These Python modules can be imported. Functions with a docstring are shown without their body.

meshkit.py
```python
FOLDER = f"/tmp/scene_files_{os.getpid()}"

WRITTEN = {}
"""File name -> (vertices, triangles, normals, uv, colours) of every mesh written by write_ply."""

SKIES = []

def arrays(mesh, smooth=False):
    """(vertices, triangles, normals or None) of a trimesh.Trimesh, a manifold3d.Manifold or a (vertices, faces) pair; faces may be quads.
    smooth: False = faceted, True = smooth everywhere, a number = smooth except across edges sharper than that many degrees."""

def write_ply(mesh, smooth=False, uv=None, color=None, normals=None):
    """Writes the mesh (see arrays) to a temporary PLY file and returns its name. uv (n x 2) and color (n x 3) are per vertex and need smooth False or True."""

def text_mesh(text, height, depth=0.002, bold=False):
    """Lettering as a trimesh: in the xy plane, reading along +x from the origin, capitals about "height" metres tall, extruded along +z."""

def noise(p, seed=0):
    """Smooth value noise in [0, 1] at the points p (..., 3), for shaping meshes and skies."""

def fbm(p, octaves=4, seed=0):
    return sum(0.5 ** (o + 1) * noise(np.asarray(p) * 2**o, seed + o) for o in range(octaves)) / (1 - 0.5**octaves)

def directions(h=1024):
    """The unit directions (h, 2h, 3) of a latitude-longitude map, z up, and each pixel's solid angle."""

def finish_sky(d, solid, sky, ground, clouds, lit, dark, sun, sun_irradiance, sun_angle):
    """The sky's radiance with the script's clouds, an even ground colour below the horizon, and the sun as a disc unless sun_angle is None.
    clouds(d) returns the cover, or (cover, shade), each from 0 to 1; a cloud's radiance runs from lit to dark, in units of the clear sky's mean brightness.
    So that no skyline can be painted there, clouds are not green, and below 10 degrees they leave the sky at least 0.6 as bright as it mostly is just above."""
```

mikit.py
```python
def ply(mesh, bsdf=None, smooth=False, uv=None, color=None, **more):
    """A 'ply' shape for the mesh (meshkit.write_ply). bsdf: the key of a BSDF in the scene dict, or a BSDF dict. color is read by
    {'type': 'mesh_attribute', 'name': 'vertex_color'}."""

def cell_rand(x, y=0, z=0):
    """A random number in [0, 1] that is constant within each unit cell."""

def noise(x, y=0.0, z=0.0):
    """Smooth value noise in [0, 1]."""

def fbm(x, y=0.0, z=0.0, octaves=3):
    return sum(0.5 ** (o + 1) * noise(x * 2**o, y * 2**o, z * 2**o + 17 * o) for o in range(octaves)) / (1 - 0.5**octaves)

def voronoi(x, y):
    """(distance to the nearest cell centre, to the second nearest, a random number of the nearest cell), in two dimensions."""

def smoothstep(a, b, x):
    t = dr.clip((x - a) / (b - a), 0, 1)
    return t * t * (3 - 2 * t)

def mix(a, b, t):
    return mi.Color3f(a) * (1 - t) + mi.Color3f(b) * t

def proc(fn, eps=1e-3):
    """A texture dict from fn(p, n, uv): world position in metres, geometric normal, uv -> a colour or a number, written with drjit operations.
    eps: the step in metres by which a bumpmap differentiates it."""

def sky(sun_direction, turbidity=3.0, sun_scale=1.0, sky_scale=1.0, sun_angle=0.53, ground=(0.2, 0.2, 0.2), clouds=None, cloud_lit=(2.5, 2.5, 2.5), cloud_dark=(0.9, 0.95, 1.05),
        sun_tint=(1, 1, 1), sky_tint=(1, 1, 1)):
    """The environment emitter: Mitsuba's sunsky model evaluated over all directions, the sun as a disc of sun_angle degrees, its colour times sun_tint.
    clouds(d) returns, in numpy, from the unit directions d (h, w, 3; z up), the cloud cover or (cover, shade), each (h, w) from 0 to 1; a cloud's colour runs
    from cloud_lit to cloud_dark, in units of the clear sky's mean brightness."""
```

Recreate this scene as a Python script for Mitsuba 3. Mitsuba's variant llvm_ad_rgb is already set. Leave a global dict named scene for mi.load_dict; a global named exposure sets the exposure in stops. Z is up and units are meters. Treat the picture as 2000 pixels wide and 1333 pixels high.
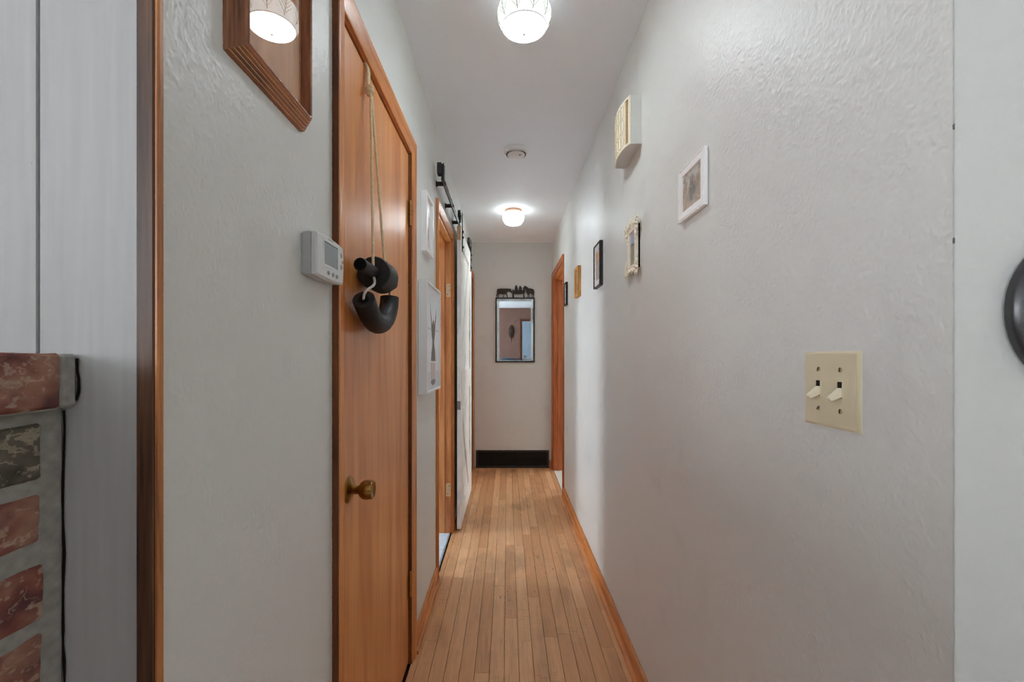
import math, random
import numpy as np
import trimesh
import mitsuba as mi
import drjit as dr
import mikit, meshkit
from shapely.geometry import Polygon, box as sbox
from shapely.ops import unary_union

T = mi.ScalarTransform4f
scene, labels = {}, {}
random.seed(7)
rng = np.random.default_rng(7)

# ---------------------------------------------------------------- camera, exposure, main lights
EYE = 1.215
FOV = 2 * math.degrees(math.atan(1000 / 889.0))
scene['camera'] = {'type': 'perspective', 'fov': FOV, 'fov_axis': 'x', 'near_clip': 0.01,
                   'principal_point_offset_x': 0.0045, 'principal_point_offset_y': -0.0214,
                   'to_world': T().look_at(origin=[0, 0, EYE], target=[0, 1, EYE], up=[0, 0, 1])}
exposure = 1.0
L_LENS = 42.0          # underside of the hall lamps
L_LENS_FAR = 27.0
L_DRUM_NEAR = 0.75
L_DRUM = 4.0           # flank of the hall lamps
L_REAR_FILL = 1.6           # fill light of the added, unseen living room windows
L_SIDE_FILL = 6.8
L_BATH = 11.0
L_BED = 7.0
L_LIVING_FILL = 3.0         # added living room lamp, fill light only


def S(r, g, b):
    c = np.array([r, g, b]) / 255.0
    return [float(x) for x in np.where(c <= 0.04045, c / 12.92, ((c + 0.055) / 1.055) ** 2.4)]


def rgb(c):
    return {'type': 'rgb', 'value': list(map(float, c))}


def area(radiance, tint=(1, 1, 1)):
    return {'type': 'area', 'radiance': {'type': 'rgb', 'value': [radiance * t for t in tint]}}


# ---------------------------------------------------------------- the room in metres (x right, y down the hall, z up)
XL, XR, Y0, Y1, ZC = -0.384, 0.489, 0.4985, 4.93, 2.44
LX0, LX1, LY0 = -2.7, 3.0, -4.3           # living room behind the camera
WT = 0.12

# ---------------------------------------------------------------- materials
mix, fbm, noise, cell_rand, smoothstep = mikit.mix, mikit.fbm, mikit.noise, mikit.cell_rand, mikit.smoothstep


def principled(color, rough=0.5, spec=0.5, metallic=0.0, two=True, **more):
    d = {'type': 'principled', 'base_color': color if isinstance(color, dict) else rgb(color),
         'roughness': rough, 'specular': spec, 'metallic': metallic, **more}
    return d


def mat(key, color, rough=0.5, spec=0.5, metallic=0.0, bump=None, **more):
    d = principled(color, rough, spec, metallic, **more)
    if bump is not None:
        d = {'type': 'bumpmap', 'scale': bump[1], 'arbitrary': bump[0], 'bsdf': d}
    scene[key] = d if bump is not None else {'type': 'twosided', 'bsdf': d}
    return key


def wall_color(p, n, uv):
    m = smoothstep(0.62, 0.80, fbm(p.x * 7 + 3, p.y * 7, p.z * 5, octaves=4))
    speck = smoothstep(0.90, 0.95, noise(p.x * 210 + 7, p.y * 210, p.z * 210)) * smoothstep(0.74, 0.82, noise(p.x * 19, p.y * 19 + 4, p.z * 19))
    c = mix(WALL_C, [x * 0.93 for x in WALL_C], m)
    return mix(c, S(120, 116, 110), speck * 0.6)


WALL_C = S(210, 211, 207)
mat('paint_wall', mikit.proc(wall_color), 0.45, 0.4)
mat('paint_ceiling', S(240, 244, 248), 0.65, 0.3)


def board_color(p, n, uv):
    s = fbm(p.x * 160, p.y * 40, p.z * 6, octaves=3)
    spot = smoothstep(0.90, 0.95, noise(p.x * 190 + 3, p.y * 190, p.z * 150)) * smoothstep(0.72, 0.8, noise(p.x * 21, p.y * 21, p.z * 17))
    c = mix(S(180, 180, 178), S(170, 170, 168), s)
    return mix(c, S(110, 108, 104), spot * 0.4)


mat('paint_board', mikit.proc(board_color), 0.62, 0.08)


def wood_fn(light, mid, dark, sx, sy, sz, contrast=1.0):
    def f(p, n, uv):
        w = noise(p.x * 4, p.y * 4, p.z * 1.2) * 2.0
        a = fbm(p.x * sx + w, p.y * sy + w, p.z * sz, octaves=4)
        b = fbm(p.x * sx * 5, p.y * sy * 5, p.z * sz * 2.2, octaves=2)
        c = mix(dark, mid, smoothstep(0.25, 0.55, a))
        c = mix(c, light, smoothstep(0.5, 0.8, a))
        return c * (1 - 0.22 * contrast * smoothstep(0.55, 0.85, b))
    return f


DOORL, DOORM, DOORD = S(204, 138, 82), S(196, 127, 70), S(184, 110, 56)
mat('wood_door', mikit.proc(wood_fn(DOORL, DOORM, DOORD, 18, 18, 1.6, 0.5)), 0.30, 0.5, clearcoat=0.35, clearcoat_gloss=0.75)
CASL, CASM, CASD = S(202, 134, 74), S(190, 118, 58), S(168, 96, 44)
mat('wood_casing', mikit.proc(wood_fn(CASL, CASM, CASD, 45, 45, 3)), 0.33, 0.5, clearcoat=0.3, clearcoat_gloss=0.7)
mat('wood_red', mikit.proc(wood_fn(S(184, 108, 60), S(172, 95, 48), S(152, 78, 37), 40, 40, 3, 0.6)), 0.35, 0.5)
mat('wood_edge', mikit.proc(wood_fn(S(124, 74, 38), S(104, 58, 26), S(80, 42, 18), 60, 60, 4)), 0.5, 0.4)  # dark wood; on closet edges and lining its tone stands in for shade
mat('wood_head', mikit.proc(wood_fn(CASL, CASM, CASD, 45, 3, 45)), 0.33, 0.5, clearcoat=0.3, clearcoat_gloss=0.7)
mat('wood_dark_oak', mikit.proc(wood_fn(S(98, 68, 44), S(76, 48, 29), S(50, 30, 17), 130, 130, 5, 2.0)), 0.5, 0.5)
mat('wood_oak', mikit.proc(wood_fn(S(196, 134, 80), S(172, 108, 58), S(128, 74, 34), 110, 110, 5, 2.0)), 0.4, 0.5)
mat('wood_box', mikit.proc(wood_fn(S(160, 108, 74), S(136, 84, 52), S(96, 56, 32), 90, 90, 8, 1.6)), 0.38, 0.5)
mat('wood_box_rail', mikit.proc(wood_fn(S(176, 108, 62), S(150, 86, 44), S(110, 60, 28), 90, 8, 90, 1.6)), 0.38, 0.5)
mat('wood_highlight', S(206, 160, 118), 0.45, 0.4)  # pale tone for worn flute edges and their painted highlight
mat('brown_board', mikit.proc(wood_fn(S(216, 162, 114), S(204, 148, 100), S(186, 130, 84), 20, 20, 3, 0.5)), 0.6, 0.3)
mat('wood_honey', mikit.proc(wood_fn(S(208, 158, 88), S(186, 132, 62), S(150, 98, 40), 90, 90, 9, 1.5)), 0.45, 0.4)


def plank_color(p, n, uv):
    # uv.x carries the tone of the plank, uv.y a number of its own
    t, sd = uv.x, uv.y * 37.0
    w = noise(p.x * 8 + sd, p.y * 2.0, sd) * 1.6
    a = fbm(p.x * 120 + w * 4 + sd, p.y * 3.2 + sd, sd, octaves=4)
    fine = fbm(p.x * 420 + sd, p.y * 14, sd, octaves=2)
    base = mix(S(190, 136, 93), S(220, 171, 126), t)
    c = base * (0.84 + 0.30 * a)
    c = c * (1 - 0.16 * smoothstep(0.55, 0.8, fine))
    wear = smoothstep(0.52, 0.78, fbm(p.x * 7 + 2, p.y * 3, 1.0, octaves=4))
    c = mix(c, mix(c, S(120, 84, 56), 0.35), wear)
    cross = smoothstep(0.70, 0.82, noise(p.x * 30 + sd, p.y * 130, 3.0)) * smoothstep(0.55, 0.8, noise(p.x * 6, p.y * 5 + sd, 8.0))
    c = c * (1 - 0.10 * cross)
    spot = smoothstep(0.945, 0.965, noise(p.x * 85, p.y * 85, 5.0)) * smoothstep(0.45, 0.6, noise(p.x * 5, p.y * 4, 2.0))
    return mix(c, S(48, 30, 18), spot * 0.85)


mat('plank_wood', mikit.proc(plank_color), 0.42, 0.4)
mat('plank_gap', S(52, 34, 22), 0.8, 0.1)


def brick_fn(p, n, uv):
    t, sd = uv.x, uv.y * 29.0
    a = fbm(p.x * 60 + sd, p.y * 60, p.z * 60, octaves=4)
    b = fbm(p.x * 26 + sd * 2, p.y * 26, p.z * 34, octaves=3)
    red = mix(S(98, 54, 48), S(150, 94, 82), a)
    pale = mix(S(130, 88, 76), S(172, 136, 116), a)
    grey = mix(S(50, 48, 44), S(120, 114, 100), a)
    swirl = noise(p.x * 30 + 3 * a + sd, p.y * 55 + 4 * a, p.z * 40)
    c = mix(red, pale, smoothstep(0.45, 0.75, b))
    c = mix(c, S(78, 52, 58), smoothstep(0.52, 0.75, fbm(p.x * 38 + 5, p.y * 38 + sd, p.z * 30, octaves=3)) * 0.7)
    c = mix(c, grey, smoothstep(0.8, 0.9, t))
    c = mix(c, S(196, 184, 160), (1 - smoothstep(0.02, 0.07, abs(swirl - 0.5))) * 0.4 * smoothstep(0.4, 0.6, a))
    return mix(c, S(180, 166, 152), smoothstep(0.60, 0.72, fbm(p.x * 150 + sd, p.y * 150, p.z * 150, octaves=3)) * 0.45)


mat('brick', mikit.proc(brick_fn), 0.85, 0.25)


def mortar_fn(p, n, uv):
    a = fbm(p.x * 130, p.y * 130, p.z * 130, octaves=3)
    return mix(S(132, 130, 124), S(172, 170, 163), a)


mat('mortar', mikit.proc(mortar_fn), 0.95, 0.2)
mat('crack_black', S(24, 22, 20), 0.9, 0.1)  # near black for the crack beside the bricks
mat('black_metal', S(30, 28, 27), 0.45, 0.5)
mat('black_register', S(26, 25, 25), 0.5, 0.5)
mat('rust_metal', S(48, 36, 32), 0.6, 0.4)
mat('foam', S(24, 24, 25), 0.55, 0.45)
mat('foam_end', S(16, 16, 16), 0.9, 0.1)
mat('brass', S(150, 112, 58), 0.24, 0.5, 1.0)
mat('brass_hinge', S(186, 140, 78), 0.35, 0.5, 1.0)
mat('steel', S(150, 150, 150), 0.35, 0.5, 1.0)


def barn_fn(p, n, uv):
    s = fbm(p.x * 90, p.y * 90, p.z * 5, octaves=3)
    m = smoothstep(0.60, 0.72, fbm(p.x * 18, p.y * 18 + 6, p.z * 5, octaves=3))
    c = mix(S(240, 239, 234), S(228, 227, 222), s)
    return mix(c, S(168, 172, 180), m * 0.45)


mat('barn_white', mikit.proc(barn_fn), 0.5, 0.4)
mat('barn_raw', S(205, 172, 132), 0.6, 0.3)
mat('plastic_grey', S(205, 207, 205), 0.4, 0.45)
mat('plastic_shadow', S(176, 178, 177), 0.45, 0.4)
mat('plastic_white', S(232, 232, 229), 0.4, 0.45)
mat('screen', S(126, 134, 138), 0.2, 0.5)
mat('screen_mark', S(92, 90, 88), 0.4, 0.4)
mat('button_grey', S(150, 152, 152), 0.4, 0.4)
mat('print_blue', S(130, 152, 172), 0.5, 0.3)
mat('ivory', S(208, 197, 168), 0.35, 0.5)
mat('ivory_toggle', S(222, 214, 188), 0.3, 0.5)
mat('screw_head', S(150, 138, 108), 0.4, 0.5)
mat('dark_slot', S(30, 26, 22), 0.8, 0.2)
mat('cream', S(248, 243, 222), 0.4, 0.45)
mat('cream_ring', S(206, 190, 148), 0.5, 0.4)
mat('chime_brown', S(150, 120, 72), 0.6, 0.3)
mat('chime_side', S(212, 213, 208), 0.5, 0.35)
mat('white_frame', S(236, 236, 236), 0.35, 0.45)
mat('canvas_white', S(226, 229, 230), 0.4, 0.45)
mat('mat_board', S(228, 226, 224), 0.8, 0.2)
mat('black_frame', S(22, 20, 19), 0.4, 0.5)
mat('ornate_cream', S(240, 234, 216), 0.4, 0.5)
mat('rope', mikit.proc(lambda p, n, uv: mix(S(206, 182, 138), S(246, 234, 204), noise(p.x * 300, p.y * 300, p.z * 420 + 120 * (p.x + p.y)))), 0.85, 0.2)
mat('rope_white', S(205, 200, 190), 0.85, 0.2)
mat('plaque_rim', S(38, 36, 36), 0.3, 0.6, clearcoat=0.4)
mat('plaque_face', mikit.proc(lambda p, n, uv: mix(S(44, 22, 18), S(96, 42, 30), fbm(p.x * 60, p.y * 60, p.z * 60, octaves=3))), 0.3, 0.5)
mat('salmon', S(136, 102, 90), 0.6, 0.3)
mat('white_door', S(160, 178, 194), 0.45, 0.4)
mat('blue_cloth', S(44, 92, 132), 0.85, 0.2)
mat('mask_wood', S(60, 40, 34), 0.6, 0.3)
mat('vinyl', mikit.proc(lambda p, n, uv: mix(S(206, 216, 222), S(188, 200, 210), fbm(p.x * 40, p.y * 40, 2.0, octaves=3))), 0.35, 0.45)
mat('vinyl_joint', S(160, 170, 178), 0.7, 0.2)
mat('bath_paint', S(214, 220, 224), 0.5, 0.4)
mat('room_paint', S(214, 210, 202), 0.6, 0.3)
mat('window_white', S(236, 236, 234), 0.45, 0.4)
mat('glow', S(240, 240, 236), 0.6, 0.2)
mat('glow_drum', S(150, 152, 140), 0.4, 0.4)
mat('lamp_relief', S(168, 178, 146), 0.35, 0.5)
mat('lamp_stud', S(214, 216, 212), 0.25, 0.6)
mat('lamp_ring', S(176, 128, 98), 0.35, 0.5)
mat('detector_face', S(224, 216, 212), 0.5, 0.4)
scene['mirror_glass'] = {'type': 'conductor', 'material': 'none', 'specular_reflectance': rgb((0.76, 0.84, 0.88))}
scene['pane'] = {'type': 'thindielectric', 'int_ior': 1.5}


# ---------------------------------------------------------------- mesh helpers
def numbered(key):
    if key not in scene and key not in labels:
        return key
    i = 1
    while f'{key}_{i:03d}' in scene or f'{key}_{i:03d}' in labels:
        i += 1
    return f'{key}_{i:03d}'


def put(key, mesh, bsdf, smooth=False, **more):
    """One entry of the scene; returns its key."""
    key = numbered(key)
    scene[key] = mikit.ply(mesh, bsdf, smooth, **more)
    return key


def tag(key, label, category=None, group=None, kind=None):
    labels[key] = {k: v for k, v in dict(label=label, category=category, group=group, kind=kind).items() if v}
    return key


def part(parent, name, mesh, bsdf, smooth=False, label=None, **more):
    k = put(f'{parent}__{name}', mesh, bsdf, smooth, **more)
    if label:
        labels[k] = {'label': label}
    return k


def fixed(m):
    m.merge_vertices()
    m.fix_normals()
    return m


def hull(pts):
    return trimesh.convex.convex_hull(np.asarray(pts, float))


def cbox(x0, x1, y0, y1, z0, z1, b=0.0):
    if b <= 0:
        return trimesh.creation.box(bounds=[[x0, y0, z0], [x1, y1, z1]])
    pts = []
    for x, sx in ((x0, 1), (x1, -1)):
        for y, sy in ((y0, 1), (y1, -1)):
            for z, sz in ((z0, 1), (z1, -1)):
                pts += [(x + sx * b, y + sy * b, z), (x + sx * b, y, z + sz * b), (x, y + sy * b, z + sz * b)]
    return hull(pts)


def prism(poly, a, b, frame):
    """Polygon in (u, v) extruded from n = a to n = b, mapped by frame(points)."""
    m = trimesh.creation.extrude_polygon(poly, b - a, engine='earcut')
    m.apply_translation([0, 0, a])
    m.vertices = frame(m.vertices)
    m.fix_normals()
    return m


def lathe(profile, n=48):
    """(r, z) profile about z; both ends closed on the axis when r = 0."""
    prof = np.asarray(profile, float)
    ang = np.arange(n) * 2 * np.pi / n
    v = np.stack([prof[:, None, 0] * np.cos(ang), prof[:, None, 0] * np.sin(ang), np.repeat(prof[:, 1:], n, 1)], -1).reshape(-1, 3)
    k, f = len(prof), []
    for i in range(k - 1):
        for j in range(n):
            a, b, c, d = i * n + j, i * n + (j + 1) % n, (i + 1) * n + (j + 1) % n, (i + 1) * n + j
            f += [(a, b, c), (a, c, d)]
    m = trimesh.Trimesh(v, f, process=True)
    m.update_faces(m.nondegenerate_faces())
    m.merge_vertices()
    m.fix_normals()
    return m


def tube(path, r, n=10, cap=True):
    p = np.asarray(path, float)
    rr = np.broadcast_to(np.asarray(r, float), (len(p),))
    t = np.gradient(p, axis=0)
    t /= np.linalg.norm(t, axis=1, keepdims=True)
    u = np.cross(t[0], [0.3, 0.2, 0.93])
    u /= np.linalg.norm(u)
    ang = np.arange(n) * 2 * np.pi / n
    v = []
    for i in range(len(p)):
        u = u - t[i] * (u @ t[i])
        u /= np.linalg.norm(u)
        w = np.cross(t[i], u)
        v.append(p[i] + rr[i] * (np.cos(ang)[:, None] * u + np.sin(ang)[:, None] * w))
    v = np.vstack(v)
    f = []
    for i in range(len(p) - 1):
        for j in range(n):
            a, b, c, d = i * n + j, i * n + (j + 1) % n, (i + 1) * n + (j + 1) % n, (i + 1) * n + j
            f += [(a, b, c), (a, c, d)]
    if cap:
        k = len(v)
        v = np.vstack([v, p[0], p[-1]])
        for j in range(n):
            f += [(k, (j + 1) % n, j), (k + 1, k - n + j, k - n + (j + 1) % n)]
    m = trimesh.Trimesh(v, f, process=False)
    m.fix_normals()
    return m


def smooth_path(pts, n=40):
    from scipy.interpolate import CubicSpline
    pts = np.asarray(pts, float)
    d = np.concatenate([[0], np.cumsum(np.linalg.norm(np.diff(pts, axis=0), axis=1))])
    return CubicSpline(d, pts)(np.linspace(0, d[-1], n))


# frames of the walls: local (u, v, n) = (to the viewer's right, up, out of the wall)
def on_left(yc, zc):
    return lambda q: np.stack([XL + q[:, 2], yc + q[:, 0], zc + q[:, 1]], 1)


def on_right(yc, zc):
    return lambda q: np.stack([XR - q[:, 2], yc - q[:, 0], zc + q[:, 1]], 1)


def on_end(xc, zc):
    return lambda q: np.stack([xc + q[:, 0], Y1 - q[:, 2], zc + q[:, 1]], 1)


def on_front(xc, zc):        # the wall ends that face the living room
    return lambda q: np.stack([xc + q[:, 0], Y0 - q[:, 2], zc + q[:, 1]], 1)


def on_rear(xc, zc):
    return lambda q: np.stack([xc - q[:, 0], LY0 + q[:, 2], zc + q[:, 1]], 1)


def mapped(m, frame):
    m = m.copy()
    m.vertices = frame(np.asarray(m.vertices))
    m.fix_normals()
    return m


def loop_frame(w, h, profile):
    """A mitred rectangular frame about the local origin; profile: closed list of (inset from the outer edge, height)."""
    k, v, f = len(profile), [], []
    for sx, sy in ((-1, -1), (1, -1), (1, 1), (-1, 1)):
        v += [(sx * (w / 2 - i), sy * (h / 2 - i), z) for i, z in profile]
    for c in range(4):
        d = (c + 1) % 4
        for j in range(k):
            e = (j + 1) % k
            f += [(c * k + j, d * k + j, d * k + e), (c * k + j, d * k + e, c * k + e)]
    m = trimesh.Trimesh(v, f, process=False)
    m.fix_normals()
    return m


def quad_uv(w, h, n):
    """A sheet with thickness for a print: the front at height n with uv 0..1."""
    v = np.array([[-w / 2, -h / 2, n], [w / 2, -h / 2, n], [w / 2, h / 2, n], [-w / 2, h / 2, n]])
    return trimesh.Trimesh(v, [[0, 1, 2], [0, 2, 3]], process=False), np.array([[0, 0], [1, 0], [1, 1], [0, 1.0]])


def lbox(u0, u1, v0, v1, n0, n1, b=0.0):
    return cbox(u0, u1, v0, v1, n0, n1, b)


def loft(a, b):
    """Two equal loops of points joined and capped."""
    a, b = np.asarray(a, float), np.asarray(b, float)
    k = len(a)
    v = np.vstack([a, b])
    f = []
    for i in range(k):
        j = (i + 1) % k
        f += [(i, j, k + j), (i, k + j, k + i)]
    for i in range(1, k - 1):
        f += [(0, i + 1, i), (k, k + i, k + i + 1)]
    m = trimesh.Trimesh(v, f, process=False)
    m.fix_normals()
    return m


CASING = [(0.0, 0.0), (0.0, 0.0075), (0.004, 0.0095), (0.02, 0.0125), (0.048, 0.017), (0.054, 0.0165), (0.056, 0.014), (0.056, 0.0)]


def casing(name, frame, u0, u1, top, label, prof=CASING, bottom=0.0, wood='wood_casing', head='wood_head', edge=None):
    """A mitred door casing about the opening u0..u1 (before mapping), inner head edge at 'top'."""
    P = np.array(prof)
    k = tag(name, label, 'door trim', kind='structure')
    w, t = P[:, 0], P[:, 1]
    def pts(u, v):
        return frame(np.stack([np.broadcast_to(u, w.shape), np.broadcast_to(v, w.shape), t], 1))
    part(k, 'side_casing', loft(pts(u0 - w, bottom), pts(u0 - w, top + w)), wood, 40)
    part(k, 'side_casing', loft(pts(u1 + w, bottom), pts(u1 + w, top + w)), wood, 40)
    part(k, 'head_casing', loft(pts(u0 - w, top + w), pts(u1 + w, top + w)), head, 40)
    if edge:  # shade on the casing sides, painted as thin dark strips
        part(k, 'edge_shade', mapped(lbox(u0 - 0.0568, u0 - 0.0560, bottom, top + 0.056, 0.0002, 0.0150), frame), edge, label='outer edge strip with shade put into its colour')
        part(k, 'edge_shade', mapped(lbox(u1 - 0.0009, u1 - 0.0001, bottom, top, 0.0002, 0.0072), frame), edge)
    return k


def concat(*ms):
    return trimesh.util.concatenate(list(ms))


# ================================================================ the shell
ident_l = lambda q: np.stack([XL - q[:, 2], q[:, 0], q[:, 1]], 1)
ident_r = lambda q: np.stack([XR + q[:, 2], q[:, 0], q[:, 1]], 1)
CL0, CL1, CLT = 1.052, 1.792, 2.012        # closet opening
BA0, BA1, BAT = 2.494, 3.118, 2.005        # bathroom opening
FL0, FL1, FLT = 4.22, 4.86, 2.035          # far opening on the same side
BE0, BE1, BET = 3.976, 4.83, 2.035         # bedroom opening
left_poly = sbox(Y0 + 0.0125, 0, Y1, ZC) - sbox(CL0 - 0.0135, -1, CL1 + 0.0135, CLT + 0.0135) - sbox(BA0, -1, BA1, BAT) - sbox(FL0, -1, FL1, FLT)
right_poly = sbox(Y0 + 0.0001, 0, Y1, ZC) - sbox(BE0, -1, BE1, BET)
tag(put('wall_left', prism(left_poly, 0, WT, ident_l), 'paint_wall'), 'light grey wall carrying the closet door and the thermostat', 'wall', kind='structure')
part('wall_left', 'corner_bead', cbox(-0.4003, XL, Y0 + 0.0005, Y0 + 0.0124, 0, ZC), 'paint_wall')
tag(put('wall_right', prism(right_poly, 0, WT, ident_r), 'paint_wall'), 'light grey wall with the row of small picture frames and the light switch', 'wall', kind='structure')
tag(put('wall_back', cbox(XL - WT, XR + WT, Y1, Y1 + WT, 0, ZC), 'paint_wall'), 'grey end wall of the hall with the small mirror', 'wall', kind='structure')
tag(put('wall_front_right', cbox(XR + 0.0002, LX1, Y0, Y0 + WT, 0, ZC), 'paint_wall'), 'grey living room wall carrying the dark round plaque', 'wall', kind='structure')
tag(put('ceiling', cbox(LX0 - WT, LX1 + 0.4, LY0 - WT, 6.5, ZC, ZC + 0.08), 'paint_ceiling'), 'plain white hall ceiling', 'ceiling', kind='structure')



def plaster(parent, frame, us, vs, amp, fade):
    """The roller texture of the paint as real relief: a fine grid in front of the wall face; fade(u) from 1 to 0."""
    U, V = np.meshgrid(us, vs, indexing='ij')
    p = np.stack([U, V, np.zeros_like(U)], -1)
    h = 0.60 * meshkit.noise(p * 350 + 5, 3) + 0.75 * meshkit.noise(p * 200 + 1, 8) + 0.30 * meshkit.noise(p * 60 + 2, 4)
    n = 0.00008 + amp * fade(U) * h
    q = frame(np.stack([U.ravel(), V.ravel(), n.ravel()], 1))
    a, b = len(us), len(vs)
    i, j = np.meshgrid(np.arange(a - 1), np.arange(b - 1), indexing='ij')
    i, j = i.ravel(), j.ravel()
    f = np.stack([i * b + j, (i + 1) * b + j, (i + 1) * b + j + 1, i * b + j + 1], 1)
    f = np.vstack([f[:, [0, 1, 2]], f[:, [0, 2, 3]]])
    out = (frame(np.array([[us[0], vs[0], 1.0]])) - frame(np.array([[us[0], vs[0], 0.0]])))[0]
    if np.cross(q[f[0, 1]] - q[f[0, 0]], q[f[0, 2]] - q[f[0, 0]]) @ out < 0:
        f = f[:, ::-1]
    part(parent, 'plaster_skin', trimesh.Trimesh(q, f, process=False), 'paint_wall', True)


def growing(a, b, k):
    return a * (b / a) ** np.linspace(0, 1, int(math.log(b / a) / k))


PEEL = 0.0009
for zz_ in (1.466, 1.341, 2.02):
    part('wall_right', 'paint_chip', cbox(XR - 0.0009, XR + 0.0010, Y0 - 0.0006, Y0 + 0.0008, zz_ - 0.0030, zz_ + 0.0030, 0.0003), 'screen_mark', label='dark chip in the paint of the corner')
fade_right = lambda u: 1 - np.clip((u - 1.5) / 0.75, 0, 1)
plaster('wall_right', lambda q: np.stack([XR - q[:, 2], q[:, 0], q[:, 1]], 1), growing(Y0, 2.335, 0.0029), np.arange(0.45, ZC, 0.0017), PEEL, fade_right)
plaster('wall_left', lambda q: np.stack([XL + q[:, 2], q[:, 0], q[:, 1]], 1), growing(Y0, CL0 - 0.056, 0.0023), np.arange(0.45, ZC, 0.0017), PEEL * 0.8, lambda u: 1.0)
plaster('wall_front_right', lambda q: np.stack([q[:, 0], Y0 - q[:, 2], q[:, 1]], 1), np.arange(XR + 0.0004, 0.80, 0.0020), np.arange(0.45, 2.0, 0.0020), PEEL * 0.6, lambda u: 1.0)

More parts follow.
